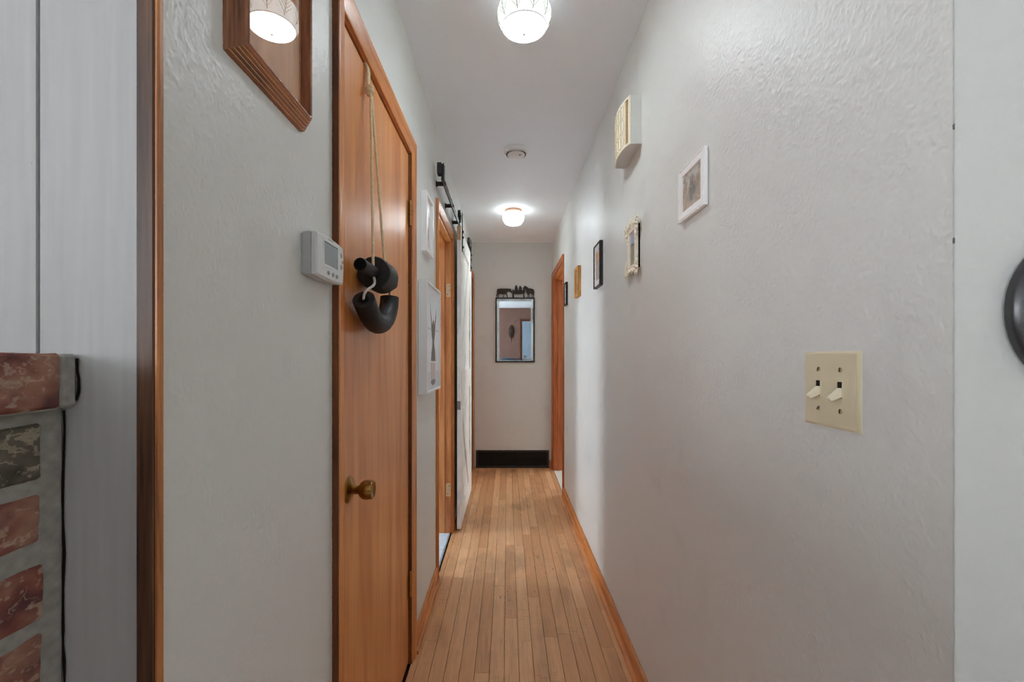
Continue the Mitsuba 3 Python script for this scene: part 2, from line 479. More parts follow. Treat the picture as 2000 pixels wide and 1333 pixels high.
# floor of narrow hardwood strips
fl = tag(put('floor', cbox(LX0 - WT, LX1 + 0.4, LY0 - WT, 6.5, -0.06, -0.012), 'plank_gap'), 'worn narrow strip hardwood floor of the hall', 'floor', kind='structure')
PW = 0.0572
edges = [-0.012 + PW * k for k in range(-7, 10)]
edges = [XL + 0.003] + [e for e in edges if XL + 0.012 < e < XR - 0.01] + [XR - 0.002]
for c in range(len(edges) - 1):
    a, b = edges[c] + 0.0007, edges[c + 1] - 0.0007
    y = Y0 - 0.35 - random.random() * 0.5
    tone_col = random.random()
    while y < Y1 - 0.01:
        ln = random.choice([0.35, 0.5, 0.62, 0.75, 0.9, 1.1, 1.4]) * random.uniform(0.9, 1.1)
        y2 = min(y + ln, Y1 - 0.001)
        if y2 - y > 0.04:
            m = hull([(x, yy, zz) for x, yy, zz in [(a, y + .0005, -.012), (b, y + .0005, -.012), (a, y2 - .0005, -.012), (b, y2 - .0005, -.012),
                     (a, y + .0005, -.0008), (b, y + .0005, -.0008), (a, y2 - .0005, -.0008), (b, y2 - .0005, -.0008),
                     (a + .0008, y + .0012, 0), (b - .0008, y + .0012, 0), (a + .0008, y2 - .0012, 0), (b - .0008, y2 - .0012, 0)]])
            tone = min(1, max(0, 0.5 + 0.42 * (random.random() * 2 - 1)))
            m = trimesh.Trimesh(m.vertices, m.faces, process=False)
            part(fl, 'plank', m, 'plank_wood', uv=np.tile([tone, random.random()], (len(m.vertices), 1)))
        y = y2
tag(put('floor_living', concat(cbox(LX0, LX1, LY0, Y0 - 0.9, -0.012, 0.0)), 'room_paint'), 'pale carpet of the living room', 'floor', kind='structure')

# bathroom, bedroom, living room
BX0, BY0, BY1 = -2.35, 2.15, 4.10
k = tag(put('floor_bathroom', cbox(BX0, XL - 0.008, BY0, BY1, -0.012, 0.004), 'vinyl_joint'), 'pale blue-grey tile floor beyond the open bathroom doorway', 'floor', kind='structure')
ty = BY0
while ty < BY1 - 0.02:
    tx = XL - 0.012
    while tx > BX0 + 0.02:
        xa = max(tx - 0.228, BX0)
        if not (tx > XL - WT - 0.001 and (ty < BA0 - 0.23 or ty > BA1 + 0.01)):
            a0, a1 = ty + .0015, min(ty + 0.228, BY1) - .0015
            m = cbox(xa + .0015, tx - .0015, a0, a1, 0.002, 0.007, 0.001)
            if tx > XL - WT:
                a0, a1 = max(a0, BA0 + .02), min(a1, BA1 - .02)
                if a1 - a0 < 0.02:
                    tx -= 0.23
                    continue
                m = cbox(xa + .0015, tx - .0015, a0, a1, 0.002, 0.007, 0.001)
            part(k, 'tile', m, 'vinyl')
        tx -= 0.23
    ty += 0.23


def window_wall(name, win_name, axis, pos, out, a0, a1, w0, w1, z0, z1, bsdf, radiance, tint, lab_wall, lab_win):
    """A wall with a cut window opening; axis 'x': plane x = pos, running along y. The pane glows with daylight."""
    poly = sbox(a0, 0, a1, ZC) - sbox(w0, z0, w1, z1)
    fr = (lambda q: np.stack([pos + out * q[:, 2], q[:, 0], q[:, 1]], 1)) if axis == 'x' else (lambda q: np.stack([q[:, 0], pos + out * q[:, 2], q[:, 1]], 1))
    tag(put(name, prism(poly, 0, WT, fr), bsdf), lab_wall, 'wall', kind='structure')
    k = tag(win_name, lab_win, 'window', kind='structure')
    cx, cz = (w0 + w1) / 2, (z0 + z1) / 2
    fm = loop_frame(w1 - w0 + 0.12, z1 - z0 + 0.12, [(0, 0), (0, 0.018), (0.06, 0.018), (0.06, -0.1), (0.09, -0.1), (0.09, -0.04), (0.0605, -0.04), (0.0605, 0)])
    fm.vertices = fr(np.stack([fm.vertices[:, 0] + cx, fm.vertices[:, 1] + cz, -fm.vertices[:, 2]], 1))
    fm.fix_normals()
    part(k, 'frame', fm, 'window_white')
    bar = concat(cbox(w0, w1, cz - .02, cz + .02, 0.05, 0.085))
    bar.vertices = fr(bar.vertices)
    bar.fix_normals()
    part(k, 'sash_bar', bar, 'window_white')
    v = fr(np.array([[w0, z0, .09], [w1, z0, .09], [w1, z1, .09], [w0, z1, .09]]))
    f = np.array([[0, 1, 2], [0, 2, 3]])
    nrm = np.cross(v[1] - v[0], v[2] - v[0])
    want = np.array([-out, 0, 0]) if axis == 'x' else np.array([0, -out, 0])
    if nrm @ want < 0:
        f = f[:, ::-1]
    part(k, 'pane', trimesh.Trimesh(v, f, process=False), 'glow', emitter=area(radiance, tint))


COOL = (0.92, 0.98, 1.06)
window_wall('wall_bathroom', 'window_1', 'x', BX0, -1, BY0 - WT, BY1 + WT, 2.55, 3.15, 0.95, 1.95, 'bath_paint', L_BATH, COOL,
            'pale outer wall of the bathroom', 'daylit window of the bathroom')
tag(put('wall_bathroom_near', cbox(BX0, XL - WT, BY0 - WT, BY0, 0, ZC), 'bath_paint'), 'pale bathroom wall nearest the living room', 'wall', kind='structure')
tag(put('wall_bathroom_far', cbox(BX0, XL - WT, BY1, BY1 + WT, 0, ZC), 'bath_paint'), 'pale bathroom wall at the far end', 'wall', kind='structure')
GX1, GY0, GY1 = 3.2, 3.3, 6.4
window_wall('wall_bedroom', 'window_2', 'x', GX1, 1, GY0 - WT, GY1 + WT, 5.0, 6.1, 0.85, 2.0, 'room_paint', L_BED, COOL,
            'pale outer wall of the bedroom', 'daylit window of the bedroom')
tag(put('wall_bedroom_near', cbox(XR + WT, GX1, GY0 - WT, GY0, 0, ZC), 'room_paint'), 'pale bedroom wall nearest the living room', 'wall', kind='structure')
tag(put('wall_bedroom_far', cbox(XR + WT - 1.2, GX1, GY1, GY1 + WT, 0, ZC), 'room_paint'), 'pale bedroom wall at the far end', 'wall', kind='structure')
tag(put('wall_bedroom_side', cbox(XR, XR + WT, Y1 + WT, GY1, 0, ZC), 'room_paint'), 'pale bedroom wall that carries on the hall wall', 'wall', kind='structure')
tag(put('floor_bedroom', cbox(XR + 0.002, GX1, GY0, GY1, -0.011, 0.0), 'room_paint'), 'pale carpet of the unseen bedroom', 'floor', kind='structure')  # unseen floor kept pale so its bounce light stays neutral
window_wall('wall_rear', 'window_3', 'y', LY0, -1, LX0 - WT, LX1 + WT, -2.3, -0.7, 0.8, 2.05, 'salmon', L_REAR_FILL, COOL,
            'salmon pink living room wall seen in the hall mirror', 'added unseen living room window giving fill light beside the carved mask')  # added unseen pane, lights the wall faces turned to the living room
tag(put('wall_living_right', cbox(LX1, LX1 + WT, LY0, Y0 + WT, 0, ZC), 'room_paint'), 'plain pale living room wall', 'wall', kind='structure')
window_wall('wall_living_left', 'window_4', 'x', LX0, -1, LY0, Y0 + WT, -2.9, -1.1, 0.8, 2.05, 'room_paint', L_SIDE_FILL, COOL,
            'pale living room wall behind the fireplace', 'added unseen window giving fill light beyond the brick fireplace')  # added unseen pane, lights the near hall wall from the left

# painted board wall beside the hall mouth
k = tag(put('wall_front_left', cbox(LX0, XL - WT, Y0 + 0.012, Y0 + WT, 0, ZC), 'paint_board'), 'white painted board wall above and beside the brick fireplace', 'wall', kind='structure')
bx = -0.4005
first = True
while bx > LX0 + 0.02:
    w = 0.1155 if first else random.choice([0.14, 0.19, 0.24])
    xa = max(bx - w, LX0)
    cs = [(xa + 0.0004, Y0 + 0.012), (xa + 0.0004, Y0 + 0.006), (xa + 0.0030, Y0 + 0.0015), (xa + 0.0042, Y0), (bx - 0.0006, Y0), (bx - 0.0003, Y0 + 0.001), (bx - 0.0003, Y0 + 0.012)]
    cs = cs[::-1]
    part(k, 'board', loft([(x, y, 0.0) for x, y in cs], [(x, y, ZC - 0.001) for x, y in cs]), 'paint_board')
    bx, first = xa, False

# ---------------------------------------------------------------- trims
k = tag('trim_1', 'narrow stained oak corner trim between the board wall and the hall', 'corner trim', kind='structure')
part(k, 'dark_strip', cbox(-0.4005, -0.3816, 0.4905, 0.4988, 0, ZC - .001, 0.0012), 'wood_dark_oak', label='dark brown oak strip')
part(k, 'light_strip', cbox(-0.3814, -0.3762, 0.4908, 0.4995, 0, ZC - .001, 0.0015), 'wood_oak', label='orange brown oak strip')
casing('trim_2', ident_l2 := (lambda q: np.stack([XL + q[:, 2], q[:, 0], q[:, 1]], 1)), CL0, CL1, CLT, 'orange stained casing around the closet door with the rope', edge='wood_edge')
casing('trim_3', ident_l2, BA0, BA1, BAT, 'orange stained casing around the open bathroom doorway')
casing('trim_4', lambda q: np.stack([XL + 0.012 + q[:, 2], q[:, 0], q[:, 1]], 1), FL0, FL1 + 0.004, FLT, 'orange stained casing half hidden behind the white barn door')
casing('trim_5', lambda q: np.stack([XR - q[:, 2], q[:, 0], q[:, 1]], 1), BE0, BE1, BET, 'reddish stained casing of the doorway at the far end opposite the barn door', wood='wood_red', head='wood_red')


def jambs(name, side, y0, y1, top, label, stop=0.042, wood='wood_casing'):
    """Door lining with stops. side -1: left wall, +1: right wall."""
    xw = XL if side < 0 else XR
    fr = lambda q: np.stack([xw + side * q[:, 2], q[:, 0], q[:, 1]], 1)
    k = tag(name, label, 'door lining', kind='structure')
    d, t = WT + 0.001, 0.016
    def pc(nm, u0, u1, v0, v1, n0, n1, m=wood, b=0.0008):
        return part(k, nm, mapped(lbox(u0, u1, v0, v1, n0, n1, b), fr), m)
    pc('side_lining', y0 - 0.002, y0 + t, 0, top, -0.0005, d)
    pc('side_lining', y1 - t, y1 + 0.002, 0, top, -0.0005, d)
    pc('head_lining', y0 + t, y1 - t, top - t, top + 0.002, -0.0005, d, 'wood_head')
    pc('door_stop', y0 + t, y0 + t + 0.01, 0.0, top - t, stop, stop + 0.034)
    pc('door_stop', y1 - t - 0.01, y1 - t, 0.0, top - t, stop, stop + 0.034)
    pc('head_stop', y0 + t + .01, y1 - t - .01, top - t - 0.01, top - t, stop, stop + 0.034, 'wood_head')
    return k


jambs('trim_6', -1, CL0 - 0.0135, CL1 + 0.0135, CLT + 0.0135, 'stained lining of the closet doorway with gap shade put into its colour', wood='wood_edge')  # darker wood paints the shade of the gap around the door
bj = jambs('trim_7', -1, BA0, BA1, BAT, 'orange stained lining of the bathroom doorway with empty hinge mortises')
jambs('trim_8', -1, FL0, FL1, FLT, 'stained lining of the doorway behind the barn door')
jambs('trim_9', 1, BE0, BE1, BET, 'reddish stained lining of the bedroom doorway', wood='wood_red')
# bare hinge mortises on the far bathroom jamb
for zc in (1.66, 0.30):
    m = cbox(XL - 0.034, XL - 0.003, BA1 - 0.0168, BA1 - 0.0155, zc - 0.045, zc + 0.045, 0.0004)
    part(bj, 'hinge_mortise', m, 'barn_raw', label='pale bare hinge recess')
    for s in (-0.028, 0.0, 0.028):
        sc = trimesh.creation.cylinder(0.0032, 0.001, sections=10)
        sc.apply_transform(trimesh.transformations.rotation_matrix(np.pi / 2, [1, 0, 0]))
        sc.apply_translation([XL - 0.016 + 0.006 * math.copysign(1, s + .001), BA1 - 0.0170, zc + s])
        part(bj, 'screw_hole', sc, 'dark_slot')
k = tag(put('door_3', cbox(XL - 0.045, XL - 0.008, FL0 + 0.018, FL1 - 0.018, 0.008, FLT - 0.019, 0.0015), 'wood_door'), 'flat stained door behind the white barn door', 'door', kind='structure')

# baseboards
BB = [(0.0, 0.0), (0.0, 0.081), (0.004, 0.084), (0.009, 0.080), (0.0115, 0.07), (0.0115, 0.018), (0.022, 0.014), (0.024, 0.0)]


def baseboard(name, x, sgn, y0, y1, label):
    a = [(x + sgn * n, y0, z) for n, z in BB]
    b = [(x + sgn * n, y1, z) for n, z in BB]
    tag(put(name, loft(a, b), 'wood_head', 40), label, 'baseboard', kind='structure')


baseboard('baseboard_right', XR, -1, Y0, BE0 - 0.056, 'orange stained baseboard under the row of picture frames')
baseboard('baseboard_left', XL, 1, CL1 + 0.056, BA0 - 0.056, 'short stained baseboard between the closet door and the bathroom doorway')
baseboard('baseboard_front', XL, 1, Y0 + 0.001, CL0 - 0.056, 'stained baseboard under the thermostat')
a = [(0.452, Y1 - n * 0.9, z) for n, z in BB]
b = [(XR - 0.018, Y1 - n * 0.9, z) for n, z in BB]
tag(put('baseboard_back', loft(a, b), 'wood_casing', 40), 'tiny piece of stained baseboard beside the black register', 'baseboard', kind='structure')

# ================================================================ closet door
k = tag('door_1', 'flat orange stained closet door with a brass knob and a rope over its top', 'door', kind='structure')
DX = XL - 0.004
part(k, 'slab', cbox(DX - 0.035, DX, CL0 + 0.0075, CL1 - 0.0085, 0.012, CLT - 0.0090, 0.0015), 'wood_door')
kn = lathe([(0.0, 0.0), (0.0325, 0.0), (0.0325, 0.002), (0.030, 0.005), (0.022, 0.008), (0.0135, 0.011), (0.0105, 0.014), (0.0100, 0.024),
            (0.0115, 0.027), (0.017, 0.030), (0.0215, 0.035), (0.0235, 0.042), (0.0232, 0.050), (0.0225, 0.058), (0.021, 0.0605), (0.0185, 0.060), (0.015, 0.057), (0.006, 0.056), (0.0, 0.056)], 56)
kn.apply_transform(trimesh.transformations.rotation_matrix(np.pi / 2, [0, 1, 0]))
kn.apply_translation([DX, 1.112, 0.887])
part(k, 'door_knob', kn, 'brass', 35, label='brass door knob on a round rose')
for zc in (1.775, 0.318):
    h = part(k, 'hinge', cbox(DX + 0.0, DX + 0.0012, CL1 - 0.040, CL1 - 0.0090, zc - 0.045, zc + 0.045, 0.0005), 'brass_hinge', label='small butt hinge')
    hp = []
    for i in range(5):
        c = trimesh.creation.cylinder(0.0045, 0.0165, sections=16)
        c.apply_translation([DX + 0.0070, CL1 - 0.0050, zc - 0.036 + 0.018 * i])
        hp.append(c)
    for s in (-1, 1):
        c = trimesh.creation.icosphere(2, 0.0046)
        c.apply_translation([DX + 0.0070, CL1 - 0.0050, zc + s * 0.046])
        hp.append(c)
    part(h, 'knuckles', concat(*hp), 'brass_hinge', 40)

# ================================================================ brick fireplace
k = tag('brick_fireplace', 'low fireplace of old red and grey bricks with a projecting brick ledge', 'fireplace')
FX, FY0, FY1, FZ = -0.485, -0.55, 0.4925, 1.159
part(k, 'mortar_core', concat(cbox(-1.9, FX - 0.0012, FY0, 0.4965, 0, FZ + 0.003)), 'mortar', label='grey mortar joints')


def brick(parent, name, x0, x1, y0, y1, z0, z1, tone, seed, rough=0.0016):
    m = cbox(x0, x1, y0, y1, z0, z1, 0.003)
    v, f = m.vertices, m.faces
    v, f = trimesh.remesh.subdivide_to_size(v, f, 0.02)
    m = trimesh.Trimesh(v, f)
    m.merge_vertices()
    q = meshkit.fbm(np.asarray(m.vertices) * 42 + seed * 13.7, 3, seed % 50) - 0.5
    m.vertices = m.vertices + m.vertex_normals * (q * 2 * rough)[:, None]
    return part(parent, name, trimesh.Trimesh(m.vertices, m.faces, process=False), 'brick', True, uv=np.tile([tone, (seed % 17) / 17.0], (len(m.vertices), 1)))


z, ci, seed = 1.1445, 0, 3
BH, PITCH = 0.0575, 0.0728
while z > 0.05:
    y = 0.4735 + [0.0, -0.001, 0.003, 0.001][ci % 4]
    ln = [0.2, 0.095][ci % 2]
    bi = 0
    while y > FY0 + 0.03:
        y2 = max(y - ln, FY0 + 0.005)
        tone = 0.95 if (ci == 0 and bi == 0) or random.random() < 0.12 else random.random() * 0.75
        brick(k, 'brick', FX - 0.09, FX + 0.0015, y2, y, z - BH + (0.008 if ci == 1 else 0), z, tone, seed)
        seed += 1
        y, ln, bi = y2 - 0.013, 0.2, bi + 1
    ci += 1
    z -= PITCH
y = 0.4795
while y > FY0:
    y2 = y - 0.195
    brick(k, 'ledge_brick', -0.60, -0.4695, y2, y, 1.1600, 1.2175, random.random() * 0.7, seed)
    seed += 1
    y = y2 - 0.012
part(k, 'ledge_mortar', concat(cbox(-0.598, -0.4725, FY0, 0.4805, 1.158, 1.2165, 0.002), cbox(-0.598, -0.4698, 0.4802, 0.4975, 1.1595, 1.2168, 0.003)), 'mortar')
x = -0.61
while x > -1.85:
    y = 0.4795
    while y > FY0:
        brick(k, 'ledge_brick', x - 0.13, x, y - 0.195, y, 1.1600, 1.2175, random.random() * 0.7, seed)
        seed += 1
        y -= 0.207
    x -= 0.142
# ragged dark gap where the bricks meet the board wall
gp = []
zz = np.linspace(0.0, 1.155, 60)
ox = -0.4842 + 0.0014 * (meshkit.noise(np.stack([zz * 30, zz * 0, zz * 0], 1)) - 0.5) * 2
gap = tube(np.stack([ox, np.full_like(zz, 0.4965), zz], 1), 0.0007 + 0.0009 * meshkit.noise(np.stack([zz * 60, zz * 0 + 4, zz * 0], 1)), 6)
part(k, 'gap', gap, 'crack_black', label='black crack along the wall')
zz = np.linspace(1.166, 1.212, 14)
gap = tube(np.stack([-0.4686 + 0.0025 * (meshkit.noise(np.stack([zz * 90, zz * 0, zz * 0], 1)) - 0.5), np.full_like(zz, 0.4962), zz], 1), 0.0006 + 0.0012 * meshkit.noise(np.stack([zz * 80, zz * 0 + 2, zz * 0], 1)), 6)
part(k, 'gap', gap, 'crack_black')

# ================================================================ wooden box frame, upper left
fr = on_left(0.738, 0)
k = tag('shadow_box', 'brown wooden box frame with fluted sides and a glazed brown panel', 'picture')
W, H = 0.25, 0.46
zc = 1.628 + H / 2
steps = [(0.0, 0.0), (0.0, 0.0030)]
for q in range(5):
    i0, n0 = 0.0042 * q, 0.0030 + 0.0040 * q
    steps += [(i0 + 0.0006, n0 + 0.0016), (i0 + 0.0022, n0 + 0.0030), (i0 + 0.0036, n0 + 0.0034), (i0 + 0.0042, n0 + 0.0030)]
steps += [(0.0235, 0.0235), (0.0265, 0.0225), (0.0265, 0.004), (0.0265, 0.0)]
P = np.array(steps)
RC = 0.030


def corner_sections(sx, sy, a0, a1, cnt):
    """Profile loops round one outer corner of radius RC."""
    out = []
    for a in np.linspace(a0, a1, cnt):
        c, d = math.cos(a), math.sin(a)
        out.append([(sx * (W / 2 - RC + (RC - i) * c), sy * (H / 2 - RC + (RC - i) * d), n) for i, n in P])
    return out


def sharp(sx, sy, prof):
    return [(sx * (W / 2 - i), sy * (H / 2 - i), n) for i, n in prof]


def multi_loft(secs):
    k_ = len(secs[0])
    v = np.vstack([np.asarray(q, float) for q in secs])
    f = []
    for q in range(len(secs) - 1):
        for i in range(k_):
            j = (i + 1) % k_
            f += [(q * k_ + i, q * k_ + j, (q + 1) * k_ + j), (q * k_ + i, (q + 1) * k_ + j, (q + 1) * k_ + i)]
    m = trimesh.Trimesh(v, f, process=False)
    m.fix_normals()
    return mapped(m, on_left(0.738, zc))


q4 = math.pi / 4
part(k, 'bottom_rail', multi_loft([sharp(-1, -1, P)] + corner_sections(1, -1, 2 * q4, q4, 7)), 'wood_box_rail', 25)
part(k, 'top_rail', multi_loft([sharp(-1, 1, P)] + corner_sections(1, 1, 2 * q4, q4, 7)), 'wood_box_rail', 25)
part(k, 'stile', multi_loft([sharp(-1, -1, P), sharp(-1, 1, P)]), 'wood_box', 25)
part(k, 'stile', multi_loft(corner_sections(1, -1, q4, 0.0, 7) + corner_sections(1, 1, 0.0, q4, 7)), 'wood_box', 25)
P_full = P
for q in range(4):  # pale strips paint the wear and caught light on the flutes
    i0, n0 = 0.0042 * (q + 1), 0.0030 + 0.0040 * (q + 1)
    P = np.array([(i0 - 0.0009, n0 - 0.0030), (i0 - 0.0009, n0 - 0.0003), (i0 - 0.0001, n0 + 0.0001), (i0 + 0.0002, n0 - 0.0030)])
    part(k, 'highlight_bead', multi_loft([sharp(-1, -1, P)] + corner_sections(1, -1, 2 * q4, q4, 7)), 'wood_highlight', label='pale line of wear and painted highlight between the flutes')
P = P_full
part(k, 'panel', mapped(lbox(-W / 2 + .026, W / 2 - .026, -H / 2 + .026, H / 2 - .026, 0.0, 0.004), on_left(0.738, zc)), 'brown_board', label='plain brown panel behind the glass')
part(k, 'pane', mapped(quad_uv(W - .052, H - .052, 0.0115)[0], on_left(0.738, zc)), 'pane', label='reflecting glass pane')

# ================================================================ thermostat
k = tag('thermostat', 'light grey digital wall thermostat with a screen and round buttons', 'thermostat')
TW, TH = 0.136, 0.080
fr = on_left(0.9115, 1.4065)


def thermo_outline(inset, n):
    pts = [(-TW / 2 + inset, -TH / 2 + inset)]
    pts += [(x, -TH / 2 + inset - 0.0025 * (1 - (x / (TW / 2)) ** 2)) for x in np.linspace(-TW / 2 + .006, TW / 2 - .006, 9)]
    pts += [(TW / 2 - inset + 0.004 * (1 - (2 * v) ** 2), v * (TH - 2 * inset)) for v in np.linspace(-0.5, 0.5, 9)]
    pts += [(x, TH / 2 - inset + 0.004 * (1 - (x / (TW / 2)) ** 2)) for x in np.linspace(TW / 2 - .006, -TW / 2 + .006, 9)]
    pts += [(-TW / 2 + inset, TH / 2 - inset)]
    return [(u, v, n) for u, v in pts]


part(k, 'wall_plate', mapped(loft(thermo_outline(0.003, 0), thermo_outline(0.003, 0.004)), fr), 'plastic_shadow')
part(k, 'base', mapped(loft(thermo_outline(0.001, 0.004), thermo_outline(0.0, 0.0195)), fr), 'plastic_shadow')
cov = concat(loft(thermo_outline(0.0008, 0.0200), thermo_outline(0.0002, 0.0280)), loft(thermo_outline(0.0002, 0.0280), thermo_outline(0.0035, 0.0308)))
part(k, 'cover', mapped(cov, fr), 'plastic_grey')
ns = 0.0309
part(k, 'bezel', mapped(loop_frame(0.078, 0.056, [(0, 0.026), (0, ns + .0006), (0.004, ns + .0006), (0.0045, ns - .001), (0.0045, 0.026)]).apply_translation([-0.001, 0.009, 0]) or None, fr) if False else
     mapped((lambda m: (m.apply_translation([0.0005, 0.0085, 0]), m)[1])(loop_frame(0.078, 0.054, [(0, 0.026), (0, ns + .0006), (0.004, ns + .0006), (0.005, ns + .0002), (0.005, 0.026)])), fr), 'plastic_grey')
part(k, 'screen', mapped(lbox(-0.0335, 0.0345, -0.0135, 0.0305, 0.026, ns + .0001), fr), 'screen', label='grey display')
part(k, 'screen_shade', mapped(concat(lbox(-0.0335, 0.0345, 0.0293, 0.0305, 0.027, ns + .0003), lbox(0.0331, 0.0345, -0.0135, 0.0293, 0.027, ns + .0003)), fr), 'foam_end', label='dark strips painted as the shadow line of the display')  # shade of a recessed display painted as two dark strips
part(k, 'digits', mapped((lambda m: (m.apply_translation([-0.022, 0.0, ns + .0001]), m)[1])(meshkit.text_mesh('72', 0.018, 0.0002)), fr), 'screen_mark') if False else None
for i, u in enumerate((-0.014, 0.009, 0.030)):
    b = lathe([(0, 0.0), (0.0042, 0.0), (0.0042, 0.0015), (0.0035, 0.0026), (0, 0.003)], 20)
    b.apply_translation([u, -0.0285, ns - .0004])
    part(k, 'button', mapped(b, fr), 'button_grey', 30)
for i, (u, v) in enumerate(((0.0565, 0.0205), (0.0565, -0.004), (0.0625, 0.008))):
    b = lathe([(0, 0.0), (0.006 if i < 2 else 0.004, 0.0), (0.006 if i < 2 else 0.004, 0.0012), (0.004 if i < 2 else 0.003, 0.0024), (0, 0.0026)], 20)
    b.apply_translation([u, v, ns - .0014])
    part(k, 'button', mapped(b, fr), 'button_grey', 30)
tx = meshkit.text_mesh('Honeywell', 0.0042, 0.0003)
tx.apply_translation([-tx.extents[0] / 2, 0.0372, ns - .0002])
part(k, 'lettering', mapped(tx, fr), 'print_blue')

# ================================================================ rope, foam roll and pad hung over the closet door
k = tag('traction_set', 'black foam roller and curved pad hanging on a beige rope over the closet door', 'exercise device')
RX = -0.343
top_y, knot = 1.238, np.array([-0.373, 1.232, 1.932])
part(k, 'rope_loop', concat(tube(smooth_path([(DX - 0.02, top_y, CLT - 0.0055), (DX + 0.004, top_y - .003, CLT - 0.007), (DX + 0.009, top_y - .004, CLT - 0.03), tuple(knot + [0.002, -.004, .008])], 20), 0.0042, 10),
                            tube(smooth_path([(DX - 0.02, top_y + .010, CLT - 0.0055), (DX + 0.004, top_y + .010, CLT - 0.007), (DX + 0.009, top_y + .007, CLT - 0.03), tuple(knot + [0.002, .004, .008])], 20), 0.0042, 10)), 'rope', 40)
kp = []
for a in np.linspace(0, 4 * np.pi, 60):
    kp.append(knot + [0.0075 * math.cos(a), 0.0085 * math.sin(a), -0.009 + 0.018 * a / (4 * np.pi)])
part(k, 'knot', concat(tube(np.array(kp), 0.0048, 10), tube([knot + [0, 0, -.014], knot + [0, 0, .014]], 0.007, 10)), 'rope', 40)


def twist(path, r):
    """A two-strand twisted rope along a path."""
    p = np.asarray(path)
    return tube(p, r * (1 + 0.12 * np.sin(np.arange(len(p)) * 2.1)), 10)


near, far = np.array([RX + 0.004, 1.150, 1.428]), np.array([RX + 0.004, 1.268, 1.428])
part(k, 'rope', twist(np.linspace(knot + [0.004, -.003, -.012], near + [0, 0, 0.004], 170), 0.0036), 'rope', 40)
part(k, 'rope', twist(np.linspace(knot + [0.004, .004, -.012], far + [0, 0, 0.004], 170), 0.0036), 'rope', 40)


def ycyl(profile, x, z, n=40):
    m = lathe(profile, n)            # axis z -> y
    m.apply_transform(trimesh.transformations.rotation_matrix(-np.pi / 2, [1, 0, 0]))
    m.apply_translation([x, 0, z])
    return m


bar = part(k, 'bar', ycyl([(0, 1.060), (0.0148, 1.060), (0.0158, 1.062), (0.0158, 1.358), (0.0148, 1.360), (0, 1.360)], RX, 1.428), 'foam', 40)
part(bar, 'end_cap', ycyl([(0, 1.0585), (0.0120, 1.0585), (0.0140, 1.0600), (0, 1.0602)], RX, 1.428), 'foam_end', 40)
part(k, 'foam_roll', ycyl([(0.0155, 1.168), (0.0400, 1.168), (0.0422, 1.171), (0.0424, 1.255), (0.0405, 1.258), (0.0155, 1.258)], RX, 1.428, 56), 'foam', 40)
PADX = -0.350
pad_pts = [(PADX, 1.108, 1.352), (PADX, 1.140, 1.330), (PADX, 1.190, 1.306), (PADX, 1.245, 1.302), (PADX, 1.300, 1.318), (PADX, 1.338, 1.350), (PADX, 1.352, 1.388)]
pp = smooth_path(pad_pts, 44)
pad = part(k, 'pad', tube(pp, 0.0270, 32), 'foam', 50, label='curved foam pad')
for e, d in ((0, pp[0] - pp[1]), (-1, pp[-1] - pp[-2])):
    d = d / np.linalg.norm(d)
    part(pad, 'sleeve_end', tube([pp[e] - d * 0.01, pp[e] + d * 0.0012], 0.0125, 20), 'foam_end', 40)
part(k, 'cord', tube(smooth_path([near + [0, 0, -.012], near + [0.004, -.008, -.035], (PADX + .004, 1.112, 1.372), pp[0] + [0, .001, -.002]], 30), 0.0034, 10), 'rope_white', 40)
part(k, 'cord', tube(smooth_path([far + [0, 0.01, -.012], far + [0.0, .05, -.024], pp[-1] + [0, 0, .012], pp[-1] + [0, 0, -.004]], 24), 0.0034, 10), 'rope_white', 40)

# ================================================================ frames on the left wall


def print_mat(key, fn, rough=0.25):
    scene[key] = {'type': 'twosided', 'bsdf': principled(mikit.proc(fn), rough, 0.5)}
    return key


def pale_print(p, n, uv):
    c = mix(S(228, 230, 230), S(206, 210, 212), fbm(uv.x * 6, uv.y * 6, 1.0, octaves=3))
    b = smoothstep(0.18, 0.24, uv.x) * (1 - smoothstep(0.78, 0.84, uv.x)) * smoothstep(0.12, 0.15, uv.y) * (1 - smoothstep(0.42, 0.5, uv.y))
    return mix(c, S(150, 152, 154), b * (0.5 + 0.5 * fbm(uv.x * 20, uv.y * 30, 3.0, octaves=2)))


k = tag('picture_frame', 'white picture frame with a pale print, above the larger white frame', 'picture frame')
fr = on_left(2.128, 1.822)
part(k, 'frame', mapped(loop_frame(0.186, 0.272, [(0, 0), (0, 0.0225), (0.0015, 0.024), (0.016, 0.024), (0.018, 0.022), (0.022, 0.012), (0.022, 0)]), fr), 'white_frame', 20)
part(k, 'mat', mapped(loop_frame(0.142, 0.228, [(0, 0.002), (0, 0.0115), (0.022, 0.0115), (0.023, 0.0105), (0.023, 0.002)]), fr), 'mat_board')
m, uv = quad_uv(0.096, 0.182, 0.0105)
part(k, 'print', mapped(m, fr), print_mat('print_pale', pale_print, 0.15), uv=uv)
part(k, 'glass', mapped(quad_uv(0.142, 0.228, 0.0150)[0], fr), 'pane')


def tub_print(p, n, uv):
    u, v = uv.x, uv.y
    bg = mix(S(222, 225, 228), S(206, 210, 214), smoothstep(0.3, 1.0, v) * 0.7)
    bg = mix(bg, S(192, 197, 204), smoothstep(0.575, 0.58, v) * (1 - smoothstep(0.59, 0.60, v)))
    return mix(bg, S(186, 190, 194), (1 - smoothstep(0.16, 0.19, v)) * 0.5)


